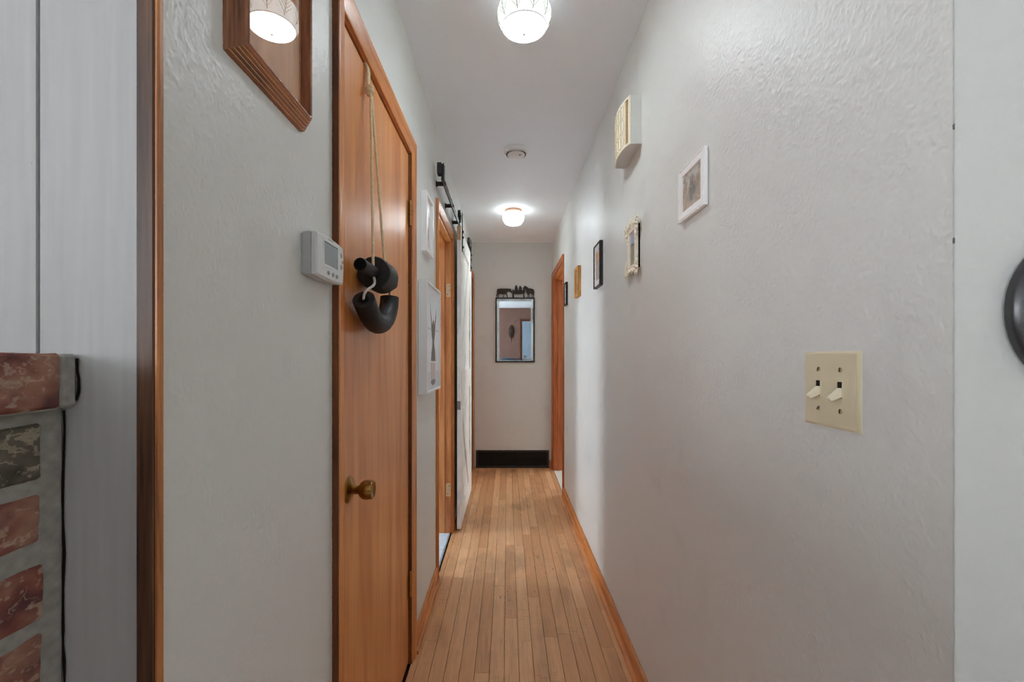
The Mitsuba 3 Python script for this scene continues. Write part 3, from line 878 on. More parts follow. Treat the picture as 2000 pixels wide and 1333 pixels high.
k = tag('framed_print', 'large white framed print of a dark long-horned shape above a pale tub', 'picture')
fr = on_left(2.144, 1.2955)
part(k, 'frame', mapped(loop_frame(0.392, 0.494, [(0, 0.002), (0, 0.0395), (0.0015, 0.041), (0.0085, 0.041), (0.010, 0.0395), (0.010, 0.033), (0.010, 0.002)]), fr), 'canvas_white', 20)
part(k, 'backing', mapped(lbox(-0.185, 0.185, -0.236, 0.236, 0.0, 0.003), fr), 'dark_slot')
m, uv = quad_uv(0.372, 0.474, 0.034)
part(k, 'print', mapped(m, fr), print_mat('print_tub', tub_print, 0.35), uv=uv)


def flat(pts, n0, n1):
    return mapped(prism(Polygon(pts).buffer(0), n0, n1, lambda q: q), fr)


mat('ink_brown', S(116, 106, 98), 0.6, 0.3)
mat('ink_pink', S(196, 184, 182), 0.6, 0.3)
mat('ink_white', S(232, 234, 235), 0.6, 0.3)
mat('ink_grey', S(132, 130, 134), 0.6, 0.3)
dv = 0.020
part(k, 'printed_figure', flat([(u, v + dv) for u, v in [(-0.030, 0.040), (-0.050, 0.074), (-0.068, 0.104), (-0.080, 0.140), (-0.073, 0.098), (-0.060, 0.066), (-0.052, 0.034), (-0.040, -0.006), (-0.018, -0.034), (-0.030, -0.060), (-0.050, -0.092), (-0.056, -0.130),
                                (-0.034, -0.124), (-0.020, -0.132), (0.004, -0.122), (0.024, -0.132), (0.048, -0.124), (0.072, -0.130), (0.062, -0.098), (0.040, -0.062), (0.024, -0.034), (0.046, -0.004), (0.060, 0.034), (0.072, 0.062), (0.086, 0.094), (0.096, 0.136), (0.080, 0.098), (0.058, 0.072), (0.040, 0.046), (0.022, 0.058), (0.004, 0.070), (-0.014, 0.058)]], 0.0342, 0.0346), 'ink_brown')
for u0, u1 in ((-0.034, -0.040), (-0.012, -0.010), (0.014, 0.022), (0.036, 0.056)):
    part(k, 'printed_strand', flat([(u0 * .6 - .003, -0.040 + dv), (u0 * .6 + .003, -0.040 + dv), (u1 + .004, -0.122 + dv), (u1 - .004, -0.122 + dv)], 0.0347, 0.0349), 'ink_grey')
part(k, 'printed_tub', flat([(-0.072, -0.132 + dv), (0.062, -0.135 + dv), (0.054, -0.212 + dv), (-0.052, -0.210 + dv)], 0.0342, 0.0345), 'ink_pink')
part(k, 'printed_shadow', flat([(-0.052, -0.212 + dv), (0.054, -0.213 + dv), (0.072, -0.222 + dv), (0.040, -0.236 + dv), (-0.020, -0.240 + dv), (-0.060, -0.226 + dv)], 0.0342, 0.0345), 'ink_grey')
part(k, 'printed_rim', flat([(-0.085, -0.125 + dv), (0.165, -0.129 + dv), (0.165, -0.136 + dv), (-0.085, -0.133 + dv)], 0.0346, 0.0349), 'ink_white')

# ================================================================ barn door and its rail
k = tag('barn_door', 'white planked sliding barn door with slanting braces', 'door')
DY0, DY1, DZ0, DZ1 = 3.158, 4.085, 0.012, 2.116
BXF, BXB = -0.322, -0.347
bp = np.linspace(DY0 + 0.012, DY1 - 0.012, 8)
for i in range(7):
    part(k, 'plank', cbox(BXB, BXB + 0.014, bp[i] + .0008, bp[i + 1] - .0008, DZ0 + .01, DZ1 - .01, 0.0015), 'barn_white')
F0, F1, FW = BXB + 0.0142, BXF, 0.115
part(k, 'edge_strip', cbox(BXB - 0.002, BXF - .0005, DY0 - 0.006, DY0 - 0.0002, DZ0, DZ1 - 0.10, 0.001), 'barn_white')
part(k, 'edge_strip', cbox(BXB - 0.002, BXF - .0005, DY0 - 0.006, DY0 - 0.0002, DZ1 - 0.10, DZ1, 0.001), 'barn_raw', label='bare wood at the top of the edge')
part(k, 'stile', cbox(F0, F1, DY0, DY0 + FW, DZ0, DZ1, 0.0012), 'barn_white')
part(k, 'stile', cbox(F0, F1, DY1 - FW, DY1, DZ0, DZ1, 0.0012), 'barn_white')
zm = 1.03
for z0, z1 in ((DZ0, DZ0 + 0.14), (zm - 0.075, zm + 0.075), (DZ1 - 0.13, DZ1)):
    part(k, 'rail', cbox(F0, F1 - .0004, DY0 + FW + .0006, DY1 - FW - .0006, z0, z1, 0.0012), 'barn_white')
ya, yb = DY0 + FW + .001, DY1 - FW - .001
inner = sbox(ya, zm + 0.0755, yb, DZ1 - 0.1305)
br = Polygon([(ya - .2, zm + 0.0), (ya + 0.0, zm - .08), (yb + .06, DZ1 - 0.20), (yb + .06, DZ1 + .05), (yb - .06, DZ1 - 0.02)]).intersection(inner)
part(k, 'brace', prism(br, 0, F1 - .001 - F0, lambda q: np.stack([F0 + q[:, 2], q[:, 0], q[:, 1]], 1)), 'barn_white')
inner = sbox(ya, DZ0 + 0.1405, yb, zm - 0.0755)
br = Polygon([(ya - .2, zm - 0.0), (ya + 0.0, zm + .08), (yb + .06, DZ0 + 0.21), (yb + .06, DZ0 - .05), (yb - .06, DZ0 + 0.03)]).intersection(inner)
part(k, 'brace', prism(br, 0, F1 - .001 - F0, lambda q: np.stack([F0 + q[:, 2], q[:, 0], q[:, 1]], 1)), 'barn_white')
RZ = 2.142
for yh in (3.235, 3.985):
    h = part(k, 'hanger', concat(cbox(BXF + .0002, BXF + .0052, yh - .02, yh + .02, 1.955, RZ + .085, 0.001)), 'black_metal', label='black roller hanger')
    wv = lathe([(0.0, -0.006), (0.036, -0.006), (0.044, -0.009), (0.046, -0.006), (0.040, 0.0), (0.046, 0.006), (0.044, 0.009), (0.036, 0.006), (0, 0.006)], 40)
    # a rim with spokes
    ring = [(0.030, -0.007), (0.044, -0.009), (0.046, -0.006), (0.041, 0), (0.046, 0.006), (0.044, 0.009), (0.030, 0.007), (0.030, -0.007)]
    wv = lathe(ring, 40)
    for a in range(3):
        s = cbox(-0.005, 0.005, -0.032, 0.032, -0.004, 0.004)
        s.apply_transform(trimesh.transformations.rotation_matrix(a * np.pi / 3, [0, 0, 1]))
        wv = concat(wv, s)
    wv = concat(wv, trimesh.creation.cylinder(0.010, 0.024, sections=20))
    wv.apply_transform(trimesh.transformations.rotation_matrix(np.pi / 2, [0, 1, 0]))
    wv.apply_translation([-0.3395, yh, RZ + 0.0205 + 0.043])
    part(h, 'wheel', wv, 'black_metal', 40)
    for zb in (1.985, 2.055, 2.095):
        b = lathe([(0, 0), (0.009, 0), (0.009, 0.004), (0.006, 0.008), (0, 0.009)], 16)
        b.apply_transform(trimesh.transformations.rotation_matrix(np.pi / 2, [0, 1, 0]))
        b.apply_translation([BXF + .005, yh, zb])
        part(h, 'bolt', b, 'black_metal', 40)
hd = concat(cbox(BXF + .0002, BXF + .004, DY0 + .035, DY0 + .065, 0.86, 1.12, 0.001))
part(k, 'pull_plate', hd, 'barn_white')
part(k, 'latch', cbox(BXB - .001, BXF - .002, DY0 - 0.0105, DY0 - .0058, 0.84, 0.90, 0.001), 'steel', label='grey edge latch')

k = tag('sliding_rail', 'black flat steel rail on stand-offs with an end stop above the bathroom doorway', 'rail')
part(k, 'bar', cbox(-0.3425, -0.3365, 2.355, 4.20, RZ - .020, RZ + .020, 0.0008), 'black_metal')
for ys in (2.456, 2.815, 3.165, 3.515, 3.865, 4.16):
    st = lathe([(0, 0), (0.017, 0), (0.017, 0.003), (0.0115, 0.004), (0.0115, XL * 0 + 0.0412), (0, 0.0412)], 24)
    st.apply_transform(trimesh.transformations.rotation_matrix(np.pi / 2, [0, 1, 0]))
    st.apply_translation([XL, ys, RZ])
    part(k, 'standoff', st, 'black_metal', 40)
    b = lathe([(0, 0), (0.009, 0), (0.009, 0.005), (0.005, 0.006), (0, 0.006)], 6)
    b.apply_transform(trimesh.transformations.rotation_matrix(np.pi / 2, [0, 1, 0]))
    b.apply_translation([-0.3366, ys, RZ])
    part(k, 'bolt', b, 'black_metal')
for ys in (2.385, 4.17):
    part(k, 'end_stop', concat(cbox(-0.3365, -0.3305, ys - .022, ys + .022, RZ - .012, RZ + .075, 0.001), cbox(-0.366, -0.3425, ys - .022, ys + .022, RZ + .0205, RZ + .078, 0.001),
                               cbox(-0.3425, -0.3365, ys - .022, ys + .022, RZ + .0205, RZ + .070, 0.001)), 'black_metal')

# ================================================================ ceiling lamps and smoke detector


def lens_light(p, n, uv):
    L = dr.select(p.y < 2.5, L_LENS, L_LENS_FAR)
    # bright glass with the darker seams of its pressed jewels
    d1, d2, w = mikit.voronoi(p.x * 190, p.y * 190)
    seam = 1 - smoothstep(0.06, 0.30, d2 - d1)
    return mi.Color3f(0.89, 0.99, 1.04) * L * (1 - 0.997 * seam * smoothstep(0.30, 0.52, noise(p.x * 85, p.y * 85, 2.0)))


def ceiling_lamp(x, y, label, drum_light):
    k = tag(numbered('ceiling_lamp'), label, 'ceiling lamp')
    put_at = lambda m: (m.apply_translation([x, y, ZC]), m)[1]
    part(k, 'canopy', put_at(lathe([(0, 0), (0.073, 0), (0.073, -0.016), (0.069, -0.020), (0, -0.020)], 56)), 'lamp_ring', 40)
    drum = [(0.062, -0.0205), (0.078, -0.031), (0.0885, -0.045), (0.0925, -0.060), (0.0910, -0.076), (0.0850, -0.092), (0.0755, -0.105)]
    m = lathe(drum, 72)
    # normals outwards for the emitter
    c = m.triangles_center
    if ((c[:, :2] * m.face_normals[:, :2]).sum()) < 0:
        m.invert()
    part(k, 'glass_drum', put_at(m), 'glow_drum', True, emitter=area(drum_light, (0.90, 1.0, 1.03)), label='pressed glass drum')
    lens = lathe([(0.0755, -0.1052), (0.071, -0.112), (0.058, -0.120), (0.040, -0.126), (0.020, -0.129), (0.0, -0.130)], 72)
    if lens.face_normals[:, 2].sum() > 0:
        lens.invert()
    luv = np.asarray(lens.vertices)[:, :2] / 0.18 + 0.5
    part(k, 'lens', put_at(lens), 'glow', True, uv=luv, emitter={'type': 'area', 'radiance': mikit.proc(lens_light)}, label='jewelled glass underside')
    D = np.array(drum)
    def at(a, t):
        s = np.interp(t, np.linspace(0, 1, len(D)), np.arange(len(D)))
        i = int(min(len(D) - 2, math.floor(s)))
        r, z = D[i] + (D[i + 1] - D[i]) * (s - i)
        return np.array([r * math.cos(a), r * math.sin(a), z])
    leaves = []
    n = 10
    for j in range(n):
        a0 = 2 * math.pi * j / n
        for s in (-1, 1):
            for q in range(5):
                t0, t1 = 0.85 - 0.13 * q, 0.60 - 0.13 * q
                pa = [at(a0 + s * (0.02 + 0.22 * w * (1 - 0.1 * q)), t0 + (t1 - t0) * w) for w in np.linspace(0, 1, 6)]
                leaves.append(tube(np.array(pa), [0.0008] * 6, 5))
        leaves.append(tube(np.array([at(a0, t) for t in np.linspace(0.05, 0.92, 10)]), 0.0013, 5))
    part(k, 'leaf_relief', put_at(concat(*leaves)), 'lamp_relief', True)
    rim = []
    ang = np.linspace(0, 2 * math.pi, 73)
    rim.append(tube(np.stack([0.0755 * np.cos(ang), 0.0755 * np.sin(ang), np.full_like(ang, -0.1055)], 1), 0.0016, 8, cap=False))
    part(k, 'rim', put_at(concat(*rim)), 'lamp_stud', True)
    fin = lathe([(0, -0.1296), (0.004, -0.1298), (0.0045, -0.1315), (0.0025, -0.1335), (0, -0.134)], 20)
    part(k, 'finial', put_at(fin), 'steel', 40)
    return k


ceiling_lamp(0.0575, 1.55, 'pressed glass ceiling lamp nearest the living room, cut by the top of the picture', L_DRUM_NEAR)
ceiling_lamp(0.050, 3.83, 'small glowing glass ceiling lamp in front of the end wall', L_DRUM)

k = tag('smoke_detector', 'round white smoke detector on the ceiling between the two lamps', 'smoke detector')
at = lambda m: (m.apply_translation([0.052, 2.70, ZC]), m)[1]
part(k, 'base', at(lathe([(0, 0), (0.066, 0), (0.070, -0.004), (0.070, -0.018), (0.066, -0.024), (0, -0.024)], 56)), 'plastic_white', 40)
part(k, 'cover', at(lathe([(0, -0.0245), (0.060, -0.0245), (0.0575, -0.029), (0.0535, -0.0335), (0.053, -0.036), (0.048, -0.041), (0.02, -0.0435), (0, -0.044)], 56)), 'detector_face', 40)
sl = []
for j in range(36):
    a = 2 * math.pi * j / 36
    b = cbox(-0.0012, 0.0012, -0.0035, 0.0035, -0.003, 0.003)
    b.apply_transform(trimesh.transformations.rotation_matrix(a, [0, 0, 1]) @ trimesh.transformations.translation_matrix([0, 0.0552, 0]))
    b.apply_translation([0, 0, -0.0322])
    at(b)
    sl.append(b)
for b in sl:
    part(k, 'vent_slot', b, 'dark_slot')
part(k, 'test_button', at((lambda m: (m.apply_translation([0.022, -0.020, -0.0415]), m)[1])(lathe([(0, 0), (0.009, 0), (0.008, -0.003), (0, -0.0035)], 20))), 'button_grey', 40)
part(k, 'indicator', at((lambda m: (m.apply_translation([0.002, -0.026, -0.042]), m)[1])(lathe([(0, 0), (0.003, 0), (0.0025, -0.0016), (0, -0.002)], 12))), 'dark_slot', 40)

# ================================================================ end wall: mirror and register
k = tag('wall_mirror', 'small black framed mirror topped with a cut metal row of horses and riders', 'mirror')
MX, MZ, MW, MH = 0.083, 1.492, 0.423, 0.700
TILT = 0.0135


def on_mirror(q):
    n = q[:, 2] + 0.004 + (q[:, 1] + MH / 2) * TILT
    return np.stack([MX + q[:, 0], Y1 - n, MZ + q[:, 1]], 1)


part(k, 'frame', mapped(loop_frame(MW, MH, [(0, 0), (0, 0.014), (0.002, 0.016), (0.014, 0.016), (0.015, 0.014), (0.015, 0)]), on_mirror), 'black_metal')
part(k, 'backing', mapped(lbox(-MW / 2 + .003, MW / 2 - .003, -MH / 2 + .003, MH / 2 - .003, -0.003, 0.0), on_mirror), 'dark_slot')
gw, gh, bv = MW - 0.030, MH - 0.030, 0.026
part(k, 'glass', mapped(quad_uv(gw - 2 * bv, gh - 2 * bv, 0.0095)[0], on_mirror), 'mirror_glass', label='silvered centre')
bvm = loop_frame(gw, gh, [(0, 0.0080), (bv, 0.0095)])
bvm = trimesh.Trimesh(bvm.vertices, bvm.faces[:], process=False)
f = []
for c in range(4):
    d = (c + 1) % 4
    f += [(c * 2, d * 2, d * 2 + 1), (c * 2, d * 2 + 1, c * 2 + 1)]
bvm = trimesh.Trimesh(bvm.vertices, f, process=False)
bvm.vertices = on_mirror(bvm.vertices)
part(k, 'bevel', bvm, 'mirror_glass', label='bevelled edge of the glass')
h1 = [(150, 640), (175, 600), (200, 520), (185, 470), (190, 420), (215, 390), (260, 375), (345, 372), (365, 358), (385, 372), (425, 372), (440, 355), (460, 372), (600, 370), (700, 385), (712, 372), (722, 395), (725, 430), (750, 470), (760, 500), (750, 530), (725, 525), (700, 500), (660, 475), (620, 480), (580, 490), (570, 530), (580, 600), (595, 705), (565, 705), (560, 640), (530, 570), (500, 560), (465, 580), (445, 640), (440, 705), (405, 705), (425, 630), (440, 570), (380, 575), (300, 555), (270, 570), (265, 640), (265, 705), (235, 705), (230, 600), (225, 560), (210, 600), (205, 705), (180, 705), (185, 620), (160, 650)]
h2 = [(765, 705), (760, 560), (770, 480), (765, 410), (785, 390), (805, 415), (800, 450), (830, 445), (850, 430), (855, 330), (880, 300), (860, 287), (880, 280), (885, 250), (910, 240), (930, 255), (935, 280), (955, 287), (935, 300), (965, 330), (970, 430), (1000, 430), (1015, 330), (1035, 300), (1020, 290), (1035, 275), (1050, 265), (1075, 275), (1080, 290), (1095, 295), (1080, 305), (1115, 340), (1125, 440), (1150, 450), (1165, 400), (1160, 345), (1185, 320), (1215, 290), (1215, 250), (1245, 270), (1310, 310), (1360, 355), (1395, 375), (1400, 355), (1420, 370), (1470, 365), (1500, 380), (1550, 400), (1575, 440), (1580, 540), (1570, 620), (1555, 640), (1555, 705), (1535, 705), (1540, 620), (1520, 560), (1505, 600), (1505, 705), (1485, 705), (1485, 600), (1470, 560), (1400, 550), (1400, 620), (1410, 705), (1385, 705), (1375, 600), (1370, 560), (1350, 600), (1350, 705), (1330, 705), (1335, 600), (1300, 530), (1270, 460), (1255, 410), (1240, 390), (1225, 420), (1245, 470), (1240, 520), (1215, 540), (1200, 560), (1215, 640), (1220, 705), (1170, 705), (1175, 580), (1140, 560), (1060, 570), (980, 580), (840, 570), (820, 600), (830, 705)]
sc_ = MW / 1465.0
cut = [Polygon([((x - 867) * sc_, (705 - y) * sc_ + MH / 2 - 0.001) for x, y in h]).buffer(0.0004) for h in (h1, h2)]
cut = unary_union(cut + [sbox(-MW / 2 + .002, MH / 2 - .004, MW / 2 - .002, MH / 2 + .001)])
part(k, 'silhouette', prism(cut if cut.geom_type == 'Polygon' else max(cut.geoms, key=lambda g: g.area), 0.008, 0.0105, on_mirror), 'rust_metal', label='rust brown cut-out of horses and seated riders')

k = tag('floor_register', 'black painted baseboard register at the foot of the end wall', 'register')
RW, RH = 0.788, 0.189
fr = on_end(0.055, RH / 2 + 0.001)
part(k, 'frame', mapped(loop_frame(RW, RH, [(0, 0), (0, 0.012), (0.004, 0.016), (0.020, 0.016), (0.024, 0.012), (0.024, 0)]), fr), 'black_register')
part(k, 'back', mapped(lbox(-RW / 2 + .02, RW / 2 - .02, -RH / 2 + .02, RH / 2 - .02, 0.0, 0.003), fr), 'dark_slot')
for i in range(11):
    v = -RH / 2 + 0.031 + i * 0.0127
    m = lbox(-RW / 2 + .024, RW / 2 - .024, v - .004, v + .004, 0.004, 0.0065)
    m.apply_transform(trimesh.transformations.rotation_matrix(0.45, [1, 0, 0], [0, v, 0.005]))
    part(k, 'louver', mapped(m, fr), 'black_register')
for u in (-0.2, 0.2):
    part(k, 'mullion', mapped(lbox(u - .004, u + .004, -RH / 2 + .024, RH / 2 - .024, 0.008, 0.012), fr), 'black_register')

# ================================================================ right wall
# door chime
k = tag('door_chime', 'cream and white door chime box with an oval lattice front', 'door chime')
CY0, CY1, CZ0, CZ1 = 1.655, 1.874, 1.986, 2.163
CW, CH = CY1 - CY0, CZ1 - CZ0
fr = on_right((CY0 + CY1) / 2, (CZ0 + CZ1) / 2)


def bulge(u, d=0.046, e=0.016):
    return d + e * (1 - (2 * u / CW) ** 2)


us = np.linspace(-CW / 2, CW / 2, 21)
arc = [(u, bulge(u) - 0.006) for u in us]
prof = [(-CW / 2, 0.0)] + arc + [(CW / 2, 0.0)]
to = lambda q: fr(np.stack([q[:, 0], q[:, 2], q[:, 1]], 1))     # polygon in (u, n), extruded along v
part(k, 'body', prism(Polygon(prof), -CH / 2, CH / 2, to), 'chime_side')


def strip(u0, u1, v0, v1, n0, n1):
    uu = np.linspace(u0, u1, 8)
    pts = [(u, bulge(u) + n1) for u in uu] + [(u, bulge(u) + n0) for u in uu[::-1]]
    return prism(Polygon(pts), v0, v1, to)


part(k, 'backing', strip(-CW / 2 + .003, CW / 2 - .003, -CH / 2 + .003, CH / 2 - .003, -0.0058, -0.0048), 'chime_brown', label='brown slot behind the cover')
part(k, 'cover', concat(strip(-CW / 2, -CW / 2 + .008, -CH / 2, CH / 2, -0.0055, 0), strip(CW / 2 - .008, CW / 2, -CH / 2, CH / 2, -0.0055, 0),
                        strip(-CW / 2 + .008, CW / 2 - .008, CH / 2 - .008, CH / 2, -0.0055, 0), strip(-CW / 2 + .008, CW / 2 - .008, -CH / 2, -CH / 2 + .008, -0.0055, 0),
                        strip(-0.076, 0.076, -CH / 2 + .008, CH / 2 - .008, -0.0055, 0)), 'cream')
for i in range(5):
    for j in range(3):
        u0, v0 = (i - 2) * 0.0285, (j - 1) * 0.052
        a = np.linspace(0, 2 * np.pi, 25)
        uu, vv = u0 + 0.0115 * np.sign(np.cos(a)) * np.abs(np.cos(a)) ** 0.7, v0 + 0.0235 * np.sign(np.sin(a)) * np.abs(np.sin(a)) ** 0.7
        m = tube(np.stack([uu, vv, [bulge(x) + 0.0003 for x in uu]], 1), 0.0009, 6, cap=False)
        part(k, 'oval_ring', mapped(m, fr), 'cream_ring', True)
for i in range(4):
    for j in range(4):
        u0, v0 = (i - 1.5) * 0.0285, (j - 1.5) * 0.052
        s = trimesh.creation.icosphere(1, 0.0028)
        s.apply_translation([u0, v0, bulge(u0)])
        part(k, 'lattice_stud', mapped(s, fr), 'cream_ring', True)


def ride_print(p, n, uv):
    u, v = uv.x, uv.y
    g = fbm(u * 14, v * 14, 2.0, octaves=4)
    c = mix(S(150, 128, 110), S(196, 170, 146), g)
    sky = smoothstep(0.62, 0.86, v + 0.25 * (noise(u * 7, 0.0, 1.0) - 0.5))
    c = mix(c, S(206, 206, 200), sky * 0.75)
    c = mix(c, S(122, 118, 84), smoothstep(0.55, 0.7, noise(u * 9 + 2, v * 7, 6.0)) * smoothstep(0.4, 0.7, v) * 0.6)
    fig = (1 - smoothstep(0.06, 0.11, abs(u - 0.48 + 0.04 * noise(v * 6, 1.0, 1.0)))) * smoothstep(0.12, 0.2, v) * (1 - smoothstep(0.80, 0.9, v))
    fig = fig + (1 - smoothstep(0.12, 0.2, abs(u - 0.52))) * (1 - smoothstep(0.10, 0.2, abs(v - 0.45)))
    c = mix(c, S(92, 90, 98), dr.clip(fig, 0, 1) * 0.8)
    return mix(c, S(206, 190, 170), smoothstep(0.66, 0.75, noise(u * 16, v * 22 - u * 8, 9.0)) * 0.35)


k = tag('picture_frame_001', 'white wide picture frame with a brown outdoor photo, hung above the light switch', 'picture frame')
fr = on_right(1.187, 1.6535)
part(k, 'frame', mapped(loop_frame(0.168, 0.143, [(0, 0.003), (0, 0.0115), (0.001, 0.0125), (0.0035, 0.0125), (0.0042, 0.0105), (0.0054, 0.0105), (0.006, 0.0125), (0.0225, 0.0118), (0.0230, 0.0075), (0.0230, 0.003)]), fr), 'white_frame')
part(k, 'backing', mapped(lbox(-0.076, 0.076, -0.063, 0.063, 0.0, 0.0055), fr), 'dark_slot')
m, uv = quad_uv(0.122, 0.097, 0.0075)
part(k, 'photo', mapped(m, fr), print_mat('print_ride', ride_print), uv=uv)
part(k, 'glass', mapped(quad_uv(0.122, 0.097, 0.0092)[0], fr), 'pane')


# ornate cream frame
def hill_print(p, n, uv):
    v = uv.y + 0.06 * (uv.x - 0.5)
    g = fbm(uv.x * 18, v * 26, 2.0, octaves=4)
    sky = mix(S(176, 188, 214), S(148, 166, 204), v)
    land = mix(S(110, 100, 88), S(168, 156, 136), g)
    c = mix(land, sky, smoothstep(0.665, 0.68, v))
    return mix(c, S(74, 84, 104), smoothstep(0.60, 0.61, v) * (1 - smoothstep(0.66, 0.67, v)))


k = tag('picture_frame_002', 'ornate cream picture frame with scrolled corners and a landscape photo', 'picture frame')
OY, OZ = 1.742, 1.624
fr = on_right(OY, OZ)
part(k, 'backing', mapped(lbox(-0.066, 0.066, -0.080, 0.080, 0.0, 0.0065), fr), 'dark_slot')
part(k, 'frame', mapped(loop_frame(0.128, 0.176, [(0, 0.006), (0, 0.011), (0.004, 0.014), (0.010, 0.0155), (0.014, 0.014), (0.018, 0.0165), (0.0235, 0.015), (0.026, 0.011), (0.026, 0.006)]), fr), 'ornate_cream', 25)
m, uv = quad_uv(0.076, 0.124, 0.0075)
part(k, 'photo', mapped(m, fr), print_mat('print_hill', hill_print), uv=uv)
part(k, 'glass', mapped(quad_uv(0.076, 0.124, 0.0095)[0], fr), 'pane')
orn = []


def spiral(u, v, r, turns, dirn, a0, n0=0.014):
    a = np.linspace(0, turns * 2 * np.pi, int(26 * turns))
    rr = r * (1 - 0.78 * a / a[-1])
    return tube(np.stack([u + rr * np.cos(a0 + dirn * a), v + rr * np.sin(a0 + dirn * a), n0 + 0.004 * a / a[-1]], 1), np.linspace(0.0022, 0.0034, len(a)), 8)


def leaf(u, v, ang, ln, wd):
    s = trimesh.creation.icosphere(2, 1.0)
    s.vertices *= [ln, wd, 0.0035]
    s.apply_transform(trimesh.transformations.rotation_matrix(ang, [0, 0, 1]))
    s.apply_translation([u, v, 0.0155])
    return s


for su in (-1, 1):
    for sv in (-1, 1):
        cu, cv = su * 0.066, sv * 0.084
        orn += [spiral(cu, cv, 0.0150, 1.6, su * sv, math.pi / 2), spiral(cu - su * 0.022, cv + sv * 0.004, 0.0105, 1.5, -su * sv, 0.4), spiral(cu + su * 0.006, cv - sv * 0.022, 0.0105, 1.5, -su * sv, 2.0)]
        for q in range(7):
            a = math.atan2(sv, su) + (q - 3) * 0.42
            orn.append(leaf(cu + 0.017 * math.cos(a), cv + 0.015 * math.sin(a), a, 0.0085, 0.0042))
        for q in range(4):
            orn.append(leaf(cu - su * (0.014 + 0.010 * q), cv + sv * (0.004 - 0.001 * q), 0.5 * su * sv * (-1) ** q, 0.007, 0.0042))
            orn.append(leaf(cu + su * 0.002, cv - sv * (0.014 + 0.009 * q), math.pi / 2 + 0.5 * (-1) ** q, 0.007, 0.0042))
for q in range(9):
    a = math.pi / 2 + (q - 4) * 0.36
    orn.append(leaf(0.024 * math.cos(a), 0.086 + 0.020 * math.sin(a), a, 0.010, 0.0045))
orn += [spiral(-0.016, 0.092, 0.012, 1.5, 1, 0), spiral(0.016, 0.092, 0.012, 1.5, -1, math.pi)]
for su in (-1, 1):
    for v in (-0.046, 0.044, 0.030):
        orn.append(leaf(su * 0.058, v, math.pi / 2, 0.0085, 0.0040))
orng = np.random.default_rng(3)
for su in (-1, 1):
    for sv in (-1, 1):
        for q in range(26):
            c = trimesh.creation.icosphere(1, float(orng.uniform(0.0022, 0.0042)))
            c.apply_translation([su * 0.066 + orng.normal(0, 0.011), sv * 0.084 + orng.normal(0, 0.011), 0.0165 + orng.uniform(-0.001, 0.003)])
            orn.append(c)
for q in range(40):
    c = trimesh.creation.icosphere(1, float(orng.uniform(0.0022, 0.0040)))
    c.apply_translation([orng.uniform(-0.05, 0.05), (0.091 + orng.normal(0, 0.006)) if q < 24 else (-0.086 + orng.normal(0, 0.005)), 0.0165 + orng.uniform(-0.001, 0.003)])
    orn.append(c)
import manifold3d as m3
om = None
for o in orn:
    mm = m3.Manifold(m3.Mesh(np.asarray(o.vertices, np.float32), np.asarray(o.faces, np.uint32)))
    if mm.status() == m3.Error.NoError and not mm.is_empty():
        om = mm if om is None else om + mm
base = m3.CrossSection([[(-0.060, -0.084), (0.060, -0.084), (0.060, 0.084), (-0.060, 0.084)], [(-0.044, -0.068), (-0.044, 0.068), (0.044, 0.068), (0.044, -0.068)]]).extrude(0.006).translate([0, 0, 0.0075])
om = om + base
mo = om.to_mesh()
part(k, 'scrollwork', mapped(trimesh.Trimesh(mo.vert_properties[:, :3], mo.tri_verts), fr), 'ornate_cream', 40)


def sunset_print(p, n, uv):
    u, v = uv.x, uv.y
    g = fbm(u * 12, v * 12, 4.0, octaves=3)
    c = mix(S(150, 134, 126), S(178, 164, 156), g)
    c = mix(c, S(214, 146, 70), smoothstep(0.56, 0.72, v + 0.1 * (g - 0.5)))
    return mix(c, S(150, 104, 62), smoothstep(0.6, 0.72, noise(u * 14, v * 20, 3.0)) * smoothstep(0.6, 0.8, v) * 0.7)


k = tag('picture_frame_003', 'thin black picture frame with a white mat and an orange topped photo', 'picture frame')
fr = on_right(2.410, 1.692)
part(k, 'frame', mapped(loop_frame(0.162, 0.230, [(0, 0), (0, 0.0175), (0.001, 0.0185), (0.006, 0.0185), (0.007, 0.0175), (0.007, 0.009), (0.007, 0)]), fr), 'black_frame')
part(k, 'mat', mapped(loop_frame(0.148, 0.216, [(0, 0.002), (0, 0.0125), (0.032, 0.0125), (0.033, 0.0115), (0.033, 0.002)]), fr), 'mat_board')
m, uv = quad_uv(0.083, 0.151, 0.0118)
part(k, 'photo', mapped(m, fr), print_mat('print_sunset', sunset_print), uv=uv)
part(k, 'glass', mapped(quad_uv(0.148, 0.216, 0.0155)[0], fr), 'pane')

k = tag('picture_frame_004', 'honey coloured wooden picture frame between the two thin black frames', 'picture frame')
fr = on_right(3.097, 1.714)
part(k, 'frame', mapped(loop_frame(0.152, 0.203, [(0, 0), (0, 0.022), (0.0015, 0.0235), (0.020, 0.0225), (0.024, 0.016), (0.024, 0)]), fr), 'wood_honey', 20)
m, uv = quad_uv(0.104, 0.155, 0.0115)
part(k, 'photo', mapped(m, fr), print_mat('print_plain', lambda p, n, uv: mix(S(190, 168, 134), S(140, 112, 84), fbm(uv.x * 8, uv.y * 8, 2.0, octaves=3))), uv=uv)
part(k, 'glass', mapped(quad_uv(0.104, 0.155, 0.014)[0], fr), 'pane')

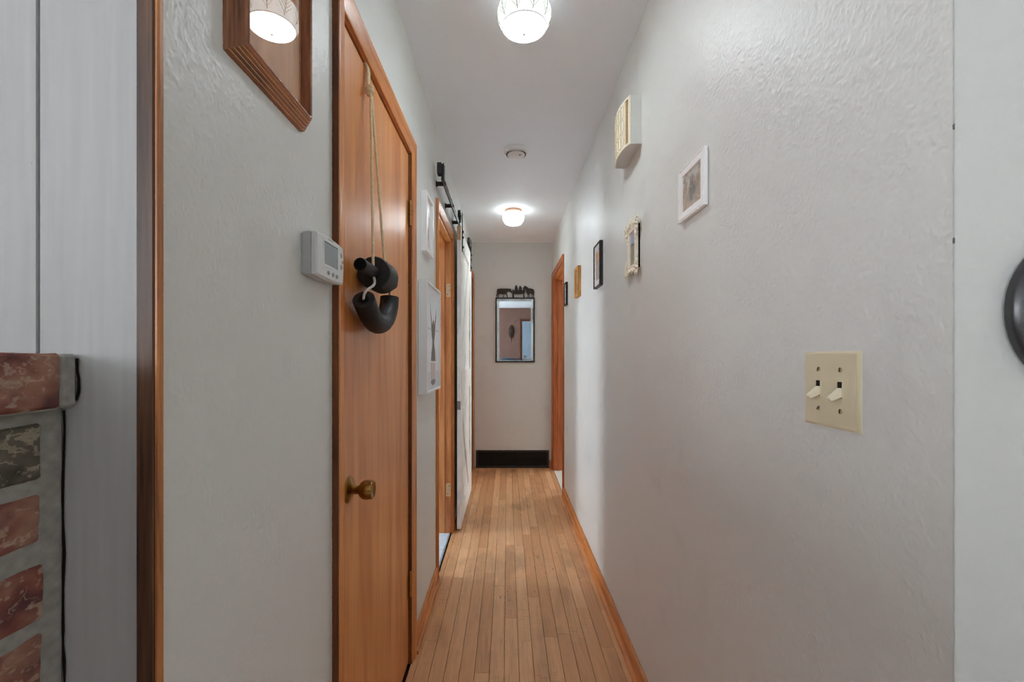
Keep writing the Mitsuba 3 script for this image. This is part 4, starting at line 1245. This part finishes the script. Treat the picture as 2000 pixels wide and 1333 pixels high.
k = tag('picture_frame_005', 'smallest black picture frame with a white picture, next to the bedroom doorway', 'picture frame')
fr = on_right(3.735, 1.719)
part(k, 'frame', mapped(loop_frame(0.108, 0.187, [(0, 0), (0, 0.0165), (0.001, 0.0175), (0.010, 0.0175), (0.012, 0.0155), (0.012, 0)]), fr), 'black_frame')
m, uv = quad_uv(0.084, 0.163, 0.012)
part(k, 'photo', mapped(m, fr), 'mat_board')
part(k, 'glass', mapped(quad_uv(0.084, 0.163, 0.014)[0], fr), 'pane')

# light switch
k = tag('light_switch', 'yellowed ivory double toggle switch plate with fine ribs', 'light switch')
fr = on_right(0.684, 1.164)
PWd, PHt = 0.1155, 0.1145
plate = hull([(sx * (PWd / 2 - i), sy * (PHt / 2 - i), n) for sx in (-1, 1) for sy in (-1, 1) for i, n in ((0, 0), (0, 0.0022), (0.0022, 0.0046), (0.0045, 0.0056))])
part(k, 'plate', mapped(plate, fr), 'ivory', 25)
rib = []
for i in range(34):
    u = -0.0495 + i * 0.003
    c = hull([(u + a, v, n) for v in (-0.0265, 0.0265) for a, n in ((-0.0011, 0.0053), (0.0011, 0.0053), (-0.0004, 0.0057), (0.0004, 0.0057))])
    rib.append(c)
kk = part(k, 'ribs', mapped(concat(*rib), fr), 'ivory')
for u in (-0.023, 0.023):
    part(k, 'slot', mapped(loop_frame(0.0125, 0.0265, [(0, 0.0055), (0, 0.0071), (0.0014, 0.0071), (0.0014, 0.0055)]), (lambda uu: lambda q: fr(q + [uu, 0.001, 0]))(u)), 'ivory')
    part(k, 'opening', mapped(lbox(u - .0049, u + .0049, -0.0105, 0.0125, 0.0056, 0.0064), fr), 'dark_slot')
    tg = hull([(u + a, v, n) for a, v, n in ((-.0045, .004, .0062), (.0045, .004, .0062), (-.0045, -.009, .0062), (.0045, -.009, .0062),
                                             (-.0034, -.0095, .0225), (.0034, -.0095, .0225), (-.0034, -.0150, .0205), (.0034, -.0150, .0205), (-.0034, -.0120, .0230), (.0034, -.0120, .0230))])
    part(k, 'toggle', mapped(tg, fr), 'ivory_toggle')
    for v in (-0.0302, 0.0302):
        s = lathe([(0, 0), (0.0036, 0), (0.0034, 0.0008), (0, 0.0014)], 18)
        s.apply_translation([u, v, 0.0055])
        sk = part(k, 'screw', mapped(s, fr), 'screw_head', 40)
        g = cbox(-0.0032, 0.0032, -0.0006, 0.0006, 0.0, 0.0007)
        g.apply_transform(trimesh.transformations.rotation_matrix(random.uniform(0.6, 1.6), [0, 0, 1]))
        g.apply_translation([u, v, 0.00655])
        part(sk, 'screw_slot', mapped(g, fr), 'dark_slot')

# round plaque on the living room wall
k = tag('round_plaque', 'dark round wall plaque with a glossy rim, cut by the edge of the picture', 'wall plaque')
def on_plaque(m):
    m.apply_transform(trimesh.transformations.rotation_matrix(np.pi / 2, [1, 0, 0]))
    m.apply_translation([0.627, Y0, 1.263])
    return m
part(k, 'rim', on_plaque(lathe([(0.070, 0.0), (0.082, 0.0), (0.0875, 0.004), (0.0885, 0.009), (0.087, 0.014), (0.082, 0.018), (0.077, 0.0175), (0.074, 0.014), (0.073, 0.008), (0.070, 0.004), (0.070, 0.0)], 80)), 'plaque_rim', 40)
part(k, 'face', on_plaque(lathe([(0, 0), (0.0735, 0), (0.0735, 0.0065), (0.05, 0.0085), (0, 0.0095)], 64)), 'plaque_face', 40)

# ================================================================ living room behind the camera (seen in the mirror)
k = tag('door_2', 'white six panel door in the salmon wall, seen in the hall mirror', 'door', kind='structure')
fr = lambda q: np.stack([q[:, 0], LY0 + q[:, 2], q[:, 1]], 1)
part(k, 'slab', mapped(lbox(0.46, 1.22, 0.01, 2.03, 0.0, 0.02, 0.002), fr), 'white_door')
for u in (0.55, 0.87):
    for z0, z1 in ((0.2, 0.85), (1.0, 1.6), (1.7, 1.92)):
        part(k, 'panel', mapped(lbox(u, u + 0.26, z0, z1, 0.02, 0.026, 0.004), fr), 'white_door')
kb = trimesh.creation.icosphere(2, 0.028)
kb.apply_translation([0.52, LY0 + 0.055, 0.95])
part(k, 'door_knob', concat(kb, trimesh.creation.cylinder(0.012, 0.04, sections=16).apply_transform(trimesh.transformations.rotation_matrix(np.pi / 2, [1, 0, 0])).apply_translation([0.52, LY0 + .035, .95])), 'brass', True)
casing('trim_10', fr, 0.45, 1.23, 2.04, 'brown casing of the white door in the salmon wall', wood='wood_edge', head='wood_edge')
k = tag('carved_mask', 'dark carved mask on the salmon wall, seen in the hall mirror', 'mask')
s = trimesh.creation.icosphere(4, 1.0)
s.vertices *= [0.085, 0.05, 0.20]
q = s.vertices
q[:, 1] = np.maximum(q[:, 1], -0.004)
q[:, 1] += 0.012 * (meshkit.noise(q * 34) - 0.5) * (q[:, 1] > 0.001)
s.apply_translation([0.13, LY0 + 0.004, 1.71])
part(k, 'face', s, 'mask_wood', True)
part(k, 'nose', trimesh.creation.icosphere(2, 1.0).apply_scale([0.014, 0.022, 0.045]).apply_translation([0.13, LY0 + 0.055, 1.70]), 'mask_wood', True)
for s_ in (-1, 1):
    part(k, 'eye', trimesh.creation.icosphere(2, 1.0).apply_scale([0.018, 0.010, 0.009]).apply_translation([0.13 + s_ * 0.033, LY0 + 0.048, 1.745]), 'barn_raw', True)
part(k, 'cord', tube([(0.13, LY0 + .006, 1.52), (0.132, LY0 + .006, 1.45), (0.129, LY0 + .006, 1.38)], 0.004, 8), 'mask_wood', True)
k = tag('armchair', 'blue armchair in the living room, seen at the foot of the hall mirror', 'armchair')


def pillow(x0, x1, y0, y1, z0, z1, r):
    m = m3.Manifold.batch_hull([m3.Manifold.sphere(r, 24).translate([x, y, z]) for x in (x0 + r, x1 - r) for y in (y0 + r, y1 - r) for z in (z0 + r, z1 - r)])
    q = m.to_mesh()
    return trimesh.Trimesh(q.vert_properties[:, :3], q.tri_verts)


part(k, 'seat', pillow(-0.36, 0.36, -3.25, -2.55, 0.14, 0.45, 0.06), 'blue_cloth', 40)
bk = m3.Manifold.batch_hull([m3.Manifold.sphere(0.08, 24).translate([x, -3.18, z]) for x, z in ((-0.30, 0.4), (0.30, 0.4), (-0.26, 0.74), (0.26, 0.74), (-0.12, 0.85), (0.12, 0.85))]).to_mesh()
part(k, 'backrest', trimesh.Trimesh(bk.vert_properties[:, :3], bk.tri_verts), 'blue_cloth', 40)
for s_ in (-1, 1):
    part(k, 'armrest', pillow(s_ * 0.40 - .08, s_ * 0.40 + .08, -3.2, -2.55, 0.14, 0.62, 0.06), 'blue_cloth', 40)
    for y in (-3.15, -2.62):
        part(k, 'leg', lathe([(0, 0), (0.018, 0), (0.026, 0.145), (0, 0.145)], 16).apply_translation([s_ * 0.38, y, 0]), 'mask_wood', 40)
k = tag('ceiling_lamp_002', 'added opal ceiling lamp giving fill light, unseen behind the viewer', 'ceiling lamp')  # added lamp out of view, only fills the room with light
part(k, 'canopy', lathe([(0, 0), (0.16, 0), (0.16, -0.02), (0, -0.02)], 40).apply_translation([1.6, -2.0, ZC]), 'window_white', 40)
dm = lathe([(0.19, -0.021), (0.20, -0.05), (0.17, -0.09), (0.10, -0.115), (0.0, -0.122)], 40)
if dm.face_normals[:, 2].sum() > 0:
    dm.invert()
part(k, 'opal_glass', dm.apply_translation([1.6, -2.0, ZC]), 'glow', True, emitter=area(L_LIVING_FILL, (1.0, 0.98, 0.94)))
scene = {k_: v for k_, v in scene.items() if v is not None}
